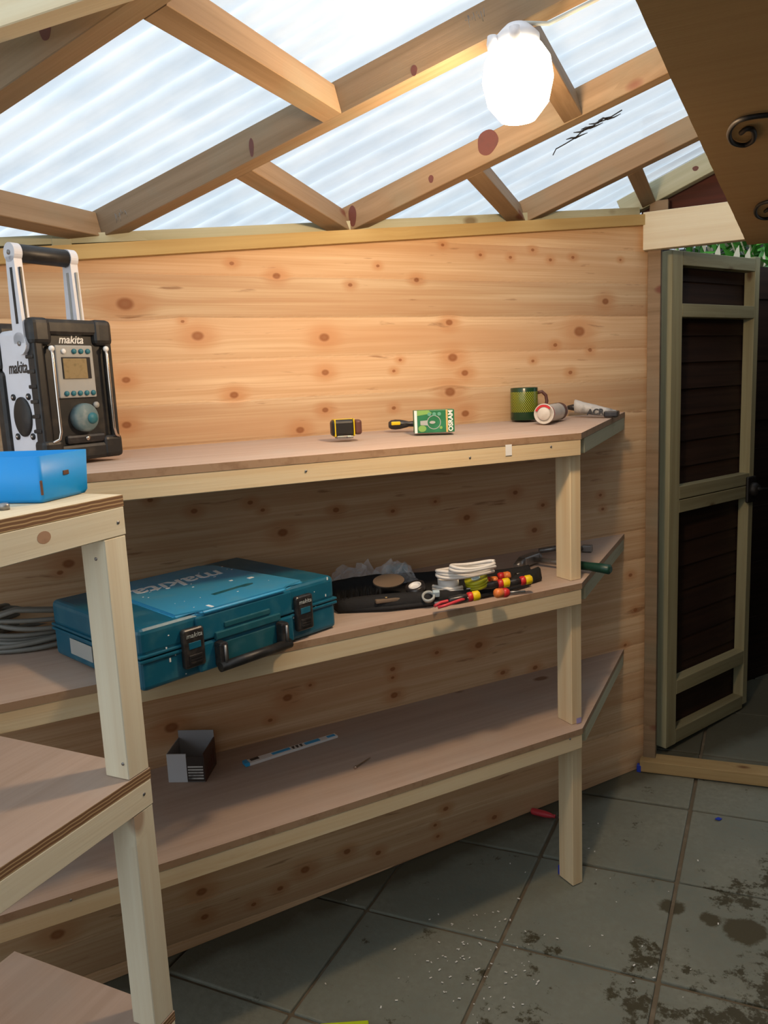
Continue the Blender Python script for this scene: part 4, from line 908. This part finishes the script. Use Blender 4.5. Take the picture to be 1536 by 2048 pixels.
def cartridge():
    P = on_top(1088, 849, 0.0); az = 4
    t = thing('sealant_cartridge', 'white sealant cartridge with a red-ringed end facing out, beside the mug', 'sealant cartridge', P+Vector((0, 0, 0.0315)), zrot(az))
    t.rotation_euler = (0, 0, zrot(az))
    b = MB(); b.lathe([(0.0295, 0.004), (0.0265, 0.012), (0.0265, 0.165), (0.020, 0.172), (0.0, 0.172)], 32, 0, RY(90)); b.build('tube', 'rubwhite', t)
    b = MB(); b.lathe([(0.0, 0.003), (0.0265, 0.003), (0.0275, -0.001), (0.0305, -0.001), (0.0305, 0.006), (0.026, 0.008)], 32, 0, RY(90), caps=False); rg_ = b.build('rim', 'rubwhite', t)
    b = MB(); ag = [a/180*PI for a in range(20, 150, 10)]
    b.rings([[( -0.0022, math.cos(a)*r_, math.sin(a)*r_) for a in ag] for r_ in (0.021, 0.0275)], closed=False, caps=False); b.build('red_band', 'red', t)
    b = MB(); b.lathe([(0.0268, 0.020), (0.0268, 0.024)], 32, 0, RY(90), caps=False); b.build('red_stripe', 'red', t)
    b = MB(); b.lathe([(0.0, -0.004), (0.017, -0.004), (0.020, -0.001), (0.0205, 0.004)], 28, 0, RY(90)); b.build('plunger', 'rubwhite', t)
    b = MB(); ag = [a/180*PI for a in range(60, 110, 10)]
    b.rings([[(xx, math.cos(a)*0.0269, math.sin(a)*0.0269) for a in ag] for xx in (0.03, 0.12)], closed=False, caps=False); b.build('black_print', 'blackgloss', t)
    b = MB(); b.lathe([(0.0272, 0.135), (0.0272, 0.160)], 32, 0, RY(90), caps=False); b.build('dark_band', 'maroon', t)
cartridge()
def squeeze_tube():
    A = on_top(1150, 828, 0.055); Bq = on_top(1236, 836, 0.03)
    az = math.degrees(math.atan2((Bq-A).x, (Bq-A).y)); L = (Bq-A).length*0.96; Bq = A.lerp(Bq, 0.96)
    t = thing('sealant_tube', 'smeared grey and white sealant tube lying at the right end of the top shelf', 'sealant tube', A, zrot(az))
    dz = (Bq.z-A.z)
    b = MB(); rg = []; q = random.Random(2)
    for k in range(15):
        u = k/14; ry = 0.018+0.003*math.sin(u*5); rz_ = 0.022*(1-u)+0.012*u; cx = L*u
        rg.append([(cx, ry*math.cos(a)*(1+q.uniform(-.05, .05)), max(0.0, rz_+0.001)+rz_*math.sin(a)*(1+q.uniform(-.05, .05))+dz*u+0.012*(1-u)) for a in [2*PI*j/18 for j in range(18)]])
    b.rings(rg); b.build('tube_body', 'greysmear', t)
    b = MB(); b.lathe([(0.0, -0.026), (0.007, -0.024), (0.010, -0.008), (0.012, 0.004)], 20, 0, Tr((0, 0, 0.031)) @ RY(90)); b.build('nozzle', 'blackgloss', t)
    b = MB(); b.box(L*0.72, L+0.008, -0.0195, 0.0195, dz*0.85+0.003, dz+0.0235, 0, 0.004); b.build('end_clip', 'blackgloss', t)
    lettering('ACR', 0.026, Tr((L*0.52, -0.0205, 0.018+dz*0.5)) @ RX(90), 'blackgloss', t, 0.0008, 0.1, bold=0.001)
squeeze_tube()

# ---- tool roll and its contents on the middle shelf
ZM = 0.9765
def tool_roll():
    A = Zp(672, 1222, ZM); Bq = Zp(1096, 1168, ZM); A = Vector((A.x, A.y, ZM)); Bq = Vector((Bq.x, Bq.y, ZM))
    A = Vector((-0.948, 1.70, ZM)); Bq = Vector((-0.515, 2.125, ZM))
    d = (Bq-A).normalized(); az = math.degrees(math.atan2(d.x, d.y)); L = (Bq-A).length
    t = thing('tool_bag', 'flattened open black tool bag full of electrical bits on the middle shelf', 'tool bag', A, zrot(az))
    b = MB(); q = random.Random(9); out = []; 
    K = 26
    def halfw(u): return (0.105*math.sin(PI*(0.12+0.78*u))**0.6)*(1-0.55*max(0, u-0.6)/0.4)+0.006
    rows = []
    for k in range(K+1):
        u = k/K; w = halfw(u); x_ = L*u; c = w+0.014+0.012*u*u-0.075*math.sin(PI*min(1,0.08+u*0.92)); h1 = 0.032+0.006*math.sin(7*u); h2 = 0.036+0.012*math.sin(5*u+1)
        j = lambda: q.uniform(-0.0018, 0.0018)
        rows.append([(x_, c-w-0.012, 0.002), (x_, c-w-0.016+j(), 0.010), (x_, c-w-0.008+j(), h1), (x_, c-w+0.004, h1+0.003), (x_, c-w+0.014, h1-0.006), (x_, c-w+0.02, 0.012), (x_, c, 0.008), (x_, c+w-0.02, 0.012), (x_, c+w-0.008, h2-0.006), (x_, c+w, h2+j()), (x_, c+w+0.008, h2-0.008), (x_, c+w+0.012, 0.002)])
    b.rings(rows, 0); b.build('bag_body', 'bag', t)
    b = MB(); b.tube([(0.02, -0.02, 0.006), (0.12, -0.06, 0.009), (0.3, -0.082, 0.010), (0.45, -0.055, 0.009), (0.55, -0.02, 0.008)], 0.0055, 8); b.build('piping', 'bag', t)
    b = MB(); b.tube([(L-0.05, 0.07, 0.012), (L-0.01, 0.085, 0.012), (L+0.015, 0.105, 0.010)], 0.006, 8); b.build('zip_pull', 'blackgloss', t)
    return t
tool_roll()
def ring_roll(name, label, cat, px, py, z, ro, ri, h, mat, core=None, tilt=(0, 0, 0), lines=0, group=None):
    P = Zp(px, py, z); t = thing(name, label, cat, P-Vector((0, 0, h/2)), 0, group); t.rotation_euler = tuple(math.radians(a) for a in tilt)
    b = MB(); pr = [(ri, 0), (ro, 0)]
    for k in range(1, lines+1): zz = h*k/(lines+1); pr += [(ro, zz-0.001), (ro*0.95, zz), (ro, zz+0.001)]
    pr += [(ro, h), (ri, h), (ri, 0)]
    b.lathe(pr, 36, 0, caps=False); b.build('tape', mat, t)
    if core:
        b = MB(); b.lathe([(ri, 0.001), (ri, h+0.001), (ri*0.8, h+0.001), (ri*0.8, 0.001)], 28, 0, caps=False); b.lathe([(ri*0.82, h*0.75), (ri*0.82, h*0.8)], 24); b.build('core', core, t)
    return t
ring_roll('tape_roll', 'roll of black tape with a white core among the bag contents', 'tape roll', 833, 1176, ZM+0.042, 0.026, 0.017, 0.02, 'blackgloss', 'whitepaint', (18, -6, 0))
ring_roll('tape_roll', 'thick roll of plain white tape left of the yellow-green one', 'tape roll', 897, 1165, ZM+0.045, 0.028, 0.014, 0.026, 'whitecable', None, (6, 0, 0))
ring_roll('tape_roll', 'roll of yellow-green tape in the middle of the open bag', 'tape roll', 955, 1163, ZM+0.043, 0.031, 0.012, 0.022, 'ygreen', 'lightblue', (14, -8, 0), 2)
ring_roll('cable_tie_ring', 'small grey plastic ring with red inside, in front of the black tape', 'ring', 857, 1192, ZM+0.03, 0.017, 0.012, 0.008, 'greyprint', None, (35, 10, 0))
def cable_loop(label, px, py, z, a, b_, turns, az, col='whitecable', rad=0.0048, tilt=0):
    c = Zp(px, py, z); A = rr(az); Bv = Vector((A.y, -A.x, 0.0)); t = MB(); pts = []
    seg = 36
    for i in range(turns*seg+1):
        k = i/seg; an = 2*PI*k; pts.append(c + A*(a*(1-0.03*(k % 2))*math.cos(an)) + Bv*(b_*(1-0.06*k/turns)*math.sin(an)) + Vector((0, 0, 0.0095*k*0.6+0.003*math.sin(an*2+k))))
    t.tube(pts, rad, 8); o = t.build('cable_loop', col); tag(o, label, 'cable', 'white cable loops in the tool bag'); return o
cable_loop('larger flattened loop of white cable lying across the tape rolls', 930, 1148, ZM+0.067, 0.078, 0.03, 3, 52)
cable_loop('smaller loop of white cable on top of the pile', 945, 1137, ZM+0.088, 0.06, 0.022, 2, 55)
b = MB(); p0 = Zp(866, 1178, ZM+0.03); p1 = Zp(900, 1184, ZM+0.028); p2 = Zp(925, 1180, ZM+0.028); b.tube([p0, p1, p2], 0.006, 8); b.tube([p0+Vector((0, 0, 0.008)), p1+Vector((0, 0, 0.007)), p2+Vector((0, 0, .008))], 0.005, 8)
tag(b.build('cable_offcut', 'whitecable'), 'short white cable offcut under the white tape roll', 'cable')
sd_parts = [('handle', 'yellow', [(0.0, 0), (0.009, 0.001), (0.0125, 0.005), (0.0125, 0.018), (0.0105, 0.022)]), ('collar', 'red', [(0.0115, 0.021), (0.0125, 0.024), (0.012, 0.032), (0.009, 0.035)]), ('grip', 'blackgloss', [(0.0095, 0.034), (0.0105, 0.05), (0.009, 0.08), (0.0065, 0.085)]), ('shank', 'steel', [(0.003, 0.084), (0.003, 0.12), (0, 0.121)])]
def redhead(px, py, z, az, label, parts=sd_parts, sc_=1.0, tilt=4):
    P = Zp(px, py, z); return screwdriver('screwdriver', label, P, az, parts, 'screwdrivers in the tool bag', sc_, tilt)
redhead(1064, 1158, ZM+0.040, -128, 'yellow-ended screwdriver at the narrow right tip of the tool bag')
redhead(1020, 1164, ZM+0.038, -125, 'yellow-ended screwdriver second from the right tip of the tool bag')
redhead(960, 1190, ZM+0.034, -128, 'yellow-ended screwdriver at the front edge below the yellow-green tape')
redp = [('handle', 'orange', [(0.0, 0), (0.009, 0.002), (0.0125, 0.008), (0.012, 0.024)]), ('collar', 'red', [(0.012, 0.023), (0.0125, 0.035), (0.009, 0.042)]), ('shank', 'steel', [(0.003, 0.041), (0.003, 0.09), (0, 0.091)])]
redhead(988, 1187, ZM+0.030, 45, 'red and orange screwdriver handle lying at the front edge of the bag', redp)
redhead(1022, 1150, ZM+0.040, -120, 'orange screwdriver handle at the back of the bag behind the yellow ends', redp, 0.9)
redhead(997, 1160, ZM+0.034, -110, 'dark red screwdriver handle just right of the yellow-green tape', redp, 0.9)
b = MB(); P = Zp(935, 1196, ZM+0.03); A_ = rr(40); Pq = Vector((A_.y, -A_.x, 0))
for s_ in (-1, 1): b.tube([P, P-A_*0.03+Pq*0.008*s_, P-A_*0.07+Pq*0.014*s_+Vector((0, 0, -0.004)), P-A_*0.09+Pq*0.008*s_+Vector((0, 0, -0.008))], 0.0042, 8, 0)
b.lathe([(0.009, -0.004), (0.009, 0.004)], 16, 1, Tr(P)); b.tube([P, P+A_*0.03], [0.007, 0.002], 8, 1)
tag(b.build('pliers', ['pinkred', 'steel']), 'small red-handled pliers at the front edge of the tool bag', 'pliers')
b = MB(); P = Zp(872, 1187, ZM+0.035); b.box(-0.009, 0.009, -0.006, 0.006, -0.008, 0.008, 0, 0.002); tag(b.build('wire_connector', 'lightblue', None, Tr(P) @ RZ(30) @ RX(20)), 'pale blue wire connector beside the grey ring', 'connector')
def crumple(name, label, cat, P, sx, sy, h, seed, mat):
    q = random.Random(seed); n = 14; b = MB(); rows = []
    for i in range(n+1):
        row = []
        for j in range(n+1):
            u = i/n-0.5; v = j/n-0.5; e = max(0, 1-(2*u)**4)*max(0, 1-(2*v)**4)
            zz = h*e*(0.55+0.75*noise.noise(Vector((u*5+seed, v*5, seed))))+0.004*q.random(); row.append((u*sx+0.006*q.uniform(-1, 1), v*sy+0.006*q.uniform(-1, 1), max(0.001, zz)))
        rows.append(row)
    b.rings(rows, closed=False, caps=False)
    for f in b.bm.faces: f.smooth = False
    o = b.build(name, mat, None, Tr(P) @ RZ(52)); tag(o, label, cat, 'clear plastic bags behind the tool bag'); return o
m, n_, l_, b_ = newmat('clear_plastic_film'); b_.inputs['Base Color'].default_value = (0.85, 0.84, 0.86, 1); b_.inputs['Roughness'].default_value = 0.06; b_.inputs['Alpha'].default_value = 0.26; M['film'] = m
P = Zp(712, 1168, ZM+0.01); crumple('plastic_bag', 'crumpled clear plastic bag right behind the teal case corner', 'plastic bag', P, 0.17, 0.10, 0.075, 3, 'film')
P = Zp(790, 1150, ZM+0.035); crumple('plastic_bag', 'clear plastic bag holding pale blue parts behind the black tape', 'plastic bag', P-Vector((0, 0, 0.02)), 0.12, 0.08, 0.075, 8, 'film')
b = MB(); b.box(-0.03, 0.03, -0.012, 0.02, 0, 0.03, 0, 0.006); tag(b.build('blue_fitting', 'lightblue', None, Tr(Zp(795, 1143, ZM+0.035)-Vector((0, 0, 0.01))) @ RZ(45)), 'pale blue plastic fitting inside the clear bag', 'fitting')
b = MB(); q = random.Random(6); P = Zp(716, 1192, ZM+0.03)
T = Tr(P-Vector((0, 0, 0.02))) @ RZ(48); b.box(-0.05, 0.055, -0.025, 0.025, 0.0, 0.016, 0, 0.004)
for k in range(1500):
    x_, y_ = q.uniform(-0.055, 0.06), q.uniform(-0.03, 0.03); a = q.uniform(0, 6.28); s_ = q.uniform(0.0, 0.012); z1 = 0.03+q.random()*0.014
    p = Vector((x_, y_, 0.012)); e = Vector((x_+math.cos(a)*s_, y_+math.sin(a)*s_, z1)); w_ = Vector((-math.sin(a), math.cos(a), 0))*0.0006
    vs = [b.bm.verts.new(v) for v in (p-w_, p+w_, e)]; b.bm.faces.new(vs)
bro = b.build('brush', 'black', None, T, fix=False); tag(bro, 'dark bristly brush lying at the left end of the tool bag beside the teal case', 'brush')
b = MB(); pts = [(0.045*math.cos(a)*(1.0), 0.026*math.sin(a)) for a in [2*PI*k/24 for k in range(24)]]; b.prism(pts, 0, 0.004); 
tag(b.build('leather_flap', 'leather', None, Tr(Zp(777, 1163, ZM+0.05)-Vector((0, 0, 0.0))) @ RZ(50) @ RX(28)), 'oval brown leather flap standing between brush and black tape', 'leather flap')
b = MB(); b.box(-0.045, 0.04, -0.012, 0.012, 0, 0.01, 0, 0.003); b.lathe([(0.006, 0.01), (0.006, 0.014), (0, 0.015)], 14, 1, Tr((-0.015, 0, 0)))
tag(b.build('folding_knife', ['leather', 'gold'], None, Tr(Zp(783, 1196, ZM+0.03)-Vector((0, 0, 0.008))) @ RZ(42)), 'brown-handled folding knife below the leather flap', 'knife')
# ---- hammer by the far post
def hammer():
    A = Zp(1062, 1118, ZM+0.02); Bq = Zp(1222, 1138, ZM+0.022)
    az = math.degrees(math.atan2((Bq-A).x, (Bq-A).y)); L = (Bq-A).length
    t = thing('hammer', 'hammer with grey steel head and dark green handle poking past the post', 'hammer', A, zrot(az))
    b = MB(); b.box(-0.014, 0.014, -0.05, 0.03, -0.014, 0.016, 0, 0.004); b.rings([[(-0.012, -0.05, -0.01), (0.012, -0.05, -0.01), (0.012, -0.05, 0.014), (-0.012, -0.05, 0.014)], [(-0.008, -0.085, -0.016), (0.008, -0.085, -0.016), (0.008, -0.085, 0.0), (-0.008, -0.085, 0.0)]]); b.lathe([(0.0155, 0.028), (0.0155, 0.04), (0.0, 0.041)], 20, 0, RX(-90)); b.build('head', 'steel', t)
    b = MB(); b.tube([(0.01, 0, 0), (L*0.55, 0, 0.001)], [0.008, 0.009], 12); b.build('shaft', 'steel', t)
    b = MB(); b.tube([(L*0.5, 0, 0), (L*0.55, 0, 0.001), (L*0.75, 0, 0.001), (L-0.03, 0, 0.001), (L-0.005, 0, 0), (L, 0, 0)], [0.0095, 0.013, 0.0125, 0.014, 0.0145, 0.009], 16); b.build('handle', 'cardgreen', t)
hammer()
A = Zp(1078, 1102, ZM+0.012); Bq = Zp(1172, 1097, ZM+0.012)
b = MB(); b.tube([A, A.lerp(Bq, .35)+Vector((0, 0, 0.006)), Bq], 0.0085, 10); b.box(-0.012, 0.02, -0.012, 0.012, -0.01, 0.012, 0, 0.003, Tr(Bq)); tag(b.build('pipe_wrench', 'steel'), 'dark steel wrench lying behind the hammer, close to the wall', 'wrench')

# ---- bottom shelf
ZL = 0.5465
def carton():
    P = Vector((-1.353, 1.477, ZL)); Q = Vector((-1.255, 1.515, ZL)); az = math.degrees(math.atan2((Q-P).x, (Q-P).y))
    t = thing('carton', 'small open cardboard box with pale and dark sides on the bottom shelf', 'box', P, zrot(az))
    L, D, H = 0.098, 0.10, 0.078
    b = MB(); w = 0.0018
    b.box(0, L, 0, D, 0, w, 0); b.box(0, w, 0, D, 0, H); b.box(0, L, D-w, D, 0, H+0.02); b.build('carton_body', 'cardin', t)
    b = MB(); b.box(0, L*0.52, -0.001, w, 0, H); b.build('pale_flap', 'card', t)
    b = MB(); b.box(L*0.52, L, 0.0, w, 0, H*0.9); b.build('dark_front', 'carddark', t)
    b = MB(); b.box(L-w, L+0.001, 0, D, 0, H); sp = b.build('printed_side', 'cardbrown', t)
    b = MB()
    for k in range(4): b.box(L+0.001, L+0.0016, 0.02+k*0.018, 0.03+k*0.018, 0.012, 0.03+0.008*k)
    b.build('print', 'maroon', sp)
    b = MB()
    for k in range(5): b.box(L*0.55, L*0.96, -0.0008, 0.0, 0.008+k*0.008, 0.012+k*0.008)
    b.build('grey_lines', 'greysmear', t)
carton()
def strip_pack():
    A = Zp(500, 1532, ZL); Bq = Zp(676, 1475, ZL); az = math.degrees(math.atan2((Bq-A).x, (Bq-A).y)); L = (Bq-A).length
    t = thing('blade_pack', 'long thin white and blue packet lying on the bottom shelf', 'packet', A, zrot(az))
    b = MB(); b.rings([[(0, 0, 0), (0, 0.024, 0), (0, 0.024, 0.008), (0, 0, 0.008)], [(L, 0, 0), (L, 0.020, 0), (L, 0.020, 0.006), (L, 0, 0.006)]]); o = b.build('sleeve', 'whitepaint', t)
    for f in o.data.polygons: f.use_smooth = False
    def patch(x0, x1, y0, y1, mat, nm):
        g = MB(); g.box(x0*L, x1*L, y0, y1, 0.0055, 0.0086-0.002*(x0+x1)/2+0.0002); return g.build(nm, mat, t)
    patch(0.26, 0.46, 0.006, 0.018, 'skyblue', 'blue_print'); patch(0.63, 0.80, 0.004, 0.018, 'skyblue', 'blue_print'); patch(0.89, 0.98, 0.004, 0.016, 'skyblue', 'blue_print'); patch(0.03, 0.12, 0.010, 0.022, 'blackgloss', 'black_print')
    for k in range(3): patch(0.485+k*0.045, 0.505+k*0.045, 0.004, 0.018, 'blackgloss', 'glyph'); patch(0.485+k*0.045, 0.515+k*0.045, 0.014, 0.018, 'blackgloss', 'glyph')
    b = MB(); b.box(-0.012, 0.001, -0.001, 0.025, 0, 0.010, 0, 0.002); b.build('end_cap', 'skyblue', t)
strip_pack()
P = Zp(709, 1536, ZL+0.004); Q = Zp(741, 1515, ZL+0.004); d = (Q-P)
b = MB(); b.tube([P, P+d*0.08, P+d*0.1, P+d*0.9, Q], [0.0045, 0.0045, 0.002, 0.002, 0.0006], 10); tag(b.build('screw', 'chrome'), 'single silver screw lying on the bottom shelf', 'screw')
P = Zp(702, 1524, ZL); 

# ---- floor things
P = FLp(1062, 1628); Q = FLp(1120, 1640); az = math.degrees(math.atan2((Q-P).x, (Q-P).y))
screwdriver('screwdriver', 'red-handled screwdriver lying on the floor by the wall, left of the far post', Vector((P.x, P.y, floor_z(P.x, P.y)+0.0125)), az, [
    ('handle', 'pinkred', [(0.0, 0), (0.008, 0.001), (0.0115, 0.006), (0.0115, 0.05), (0.009, 0.07), (0.0055, 0.08), (0.007, 0.088)]), ('shank', 'steel', [(0.003, 0.087), (0.003, 0.19), (0, 0.191)])])
P = FLp(1128, 1752); b = MB(); b.box(-0.006, 0.012, -0.02, 0.02, 0, 0.03, 0, 0.002); tag(b.build('plastic_packer', 'brightblue', None, Tr((P.x-0.003, P.y+0.015, floor_z(P.x, P.y)+0.001)) @ RZ(-36)), 'blue plastic packer tucked against the foot of the far post', 'packer', 'blue plastic packers')
P = FLp(1279, 1540); b = MB(); b.box(-0.008, 0.008, -0.01, 0.01, 0, 0.028, 0, 0.002); tag(b.build('plastic_packer', 'brightblue', None, Tr((P.x, P.y-0.012, floor_z(P.x, P.y)+0.0015))), 'blue plastic packer in the corner between wall and sill', 'packer', 'blue plastic packers')
P = FLp(1437, 1640); b = MB(); b.prism([(-0.012, 0), (0, -0.009), (0.012, 0.001), (0.002, 0.01)], 0, 0.002); tag(b.build('plastic_shard', 'brightblue', None, Tr((P.x, P.y, floor_z(P.x, P.y)+0.003)) @ RZ(20)), 'dark blue plastic shard on the slabs in front of the sill', 'shard')
b = MB(); q = random.Random(21)
for k in range(130):
    if k < 95: px, py = q.gauss(950, 75), q.gauss(1925, 55)
    else: px, py = q.uniform(620, 1500), q.uniform(1640, 2040)
    P = FLp(px, py); 
    if (P-E0).dot(wn) < 0.03: continue
    s_ = q.uniform(0.0012, 0.0038); b.box(-s_, s_, -s_*0.5, s_*0.5, 0, 0.001, 0, 0, Tr((P.x, P.y, floor_z(P.x, P.y)+0.0025)) @ RZ(q.uniform(0, 180)))
tag(b.build('wood_chips', 'chip'), 'tiny pale wood chips and sawdust flecks scattered on the slabs', 'wood chips', None, 'stuff')
A = FLp(630, 2068); Bq = FLp(752, 2074); b = MB(); Lh = 0.118
az = 63; P = FLp(690, 2071)
b.box(-Lh/2, Lh/2, -0.06, 0.0, 0, 0.035, 0, 0.003); o = b.build('plastic_case', 'hivis', None, Tr((P.x, P.y, floor_z(P.x, P.y)+0.004)) @ Matrix.Rotation(zrot(az), 4, 'Z'))
tag(o, 'yellow-green plastic case on the floor, just showing at the bottom edge', 'case')

# ---- twig caught under the roof sheet
def twig():
    pix = [(1106, 310), (1112, 298), (1130, 288), (1150, 276), (1165, 262), (1180, 256), (1196, 245), (1215, 238), (1244, 220)]
    pts = []
    for x_, y_ in pix:
        P = Yp(x_, y_, 2.3)
        for _ in range(4):      # walk onto the sheet
            d = ray(x_, y_); tt = (P-EYE).length/d.length
            zt = roof_z(P.x, P.y)-0.004; P = EYE + d*((zt-EYE.z)/d.z)
        pts.append(P)
    b = MB(); b.tube(pts, 0.0016, 6)
    for i in (3, 4, 5, 6, 7):
        s_ = rnd.uniform(-1, 1)*0.015; b.tube([pts[i], pts[i]+Vector((0.016, s_, 0.004)), pts[i]+Vector((0.034, s_*0.3, 0.008))], [0.003, 0.0018, 0.0008], 6); b.tube([pts[i], pts[i]+Vector((-0.01, -s_, 0.002)), pts[i]+Vector((-0.024, 0, 0.0))], [0.003, 0.0022, 0.001], 6)
    tag(b.build('twig', 'iron'), 'thin black twig caught under the corrugated roof sheet', 'twig')
twig()

# ---- lamp
def lamp():
    t = thing('work_lamp', 'glowing white work lamp hanging below the long rafter', 'lamp', LAMP_POS)
    R = 0.064
    m, n, l, b_ = newmat('lit_globe'); b_.inputs['Base Color'].default_value = (0.9, 0.88, 0.8, 1); b_.inputs['Emission Color'].default_value = (1.0, 0.86, 0.62, 1); b_.inputs['Emission Strength'].default_value = 14.0; M['globe'] = m
    b = MB(); b.lathe([(0.0, -R*1.25), (R*0.5, -R*1.15), (R*0.86, -R*0.72), (R, -R*0.1), (R*0.92, R*0.42), (R*0.7, R*0.75), (0.03, R*0.95)], 36); g = b.build('globe', 'globe', t)
    b = MB(); b.lathe([(0.034, 0.040), (0.040, 0.046), (0.040, 0.066), (0.028, 0.078), (0.020, 0.085), (0.0, 0.086)], 28); bs_ = b.build('lamp_holder', 'white', t)
    for a in (150, 215, 280):
        b = MB(); x_, y_ = math.cos(math.radians(a)), math.sin(math.radians(a)); b.lathe([(0.009, -0.012), (0.011, 0.0), (0.009, 0.014), (0, 0.015)], 14, 0, Tr((x_*0.046, y_*0.046, 0.052))); b.build('clip', 'white', bs_)
    x1 = rz('r1', -0.36)
    b = MB(); b.tube([(0, 0, 0.082), (0.012, 0.01, 0.09), (0.05, 0.03, 0.088), (0.10, 0.03, 0.10), (0.2, 0.028, 0.125)], 0.004, 8); b.build('flex', 'greyprint', t)
    b = MB(); b.tube([(0, 0.0, 0.075), (0.004, 0.02, 0.09), (0.0, 0.05, 0.098)], 0.003, 8); b.build('hook', 'white', t)
    L = bpy.data.lights.new('bulb', 'POINT'); L.energy = LAMP_W; L.color = LAMP_COL; L.shadow_soft_size = 0.045
    lo = bpy.data.objects.new('bulb', L); C.objects.link(lo); lo.parent = t; lo.location = (0, 0, -0.075-0.05)
    return t
lamp()
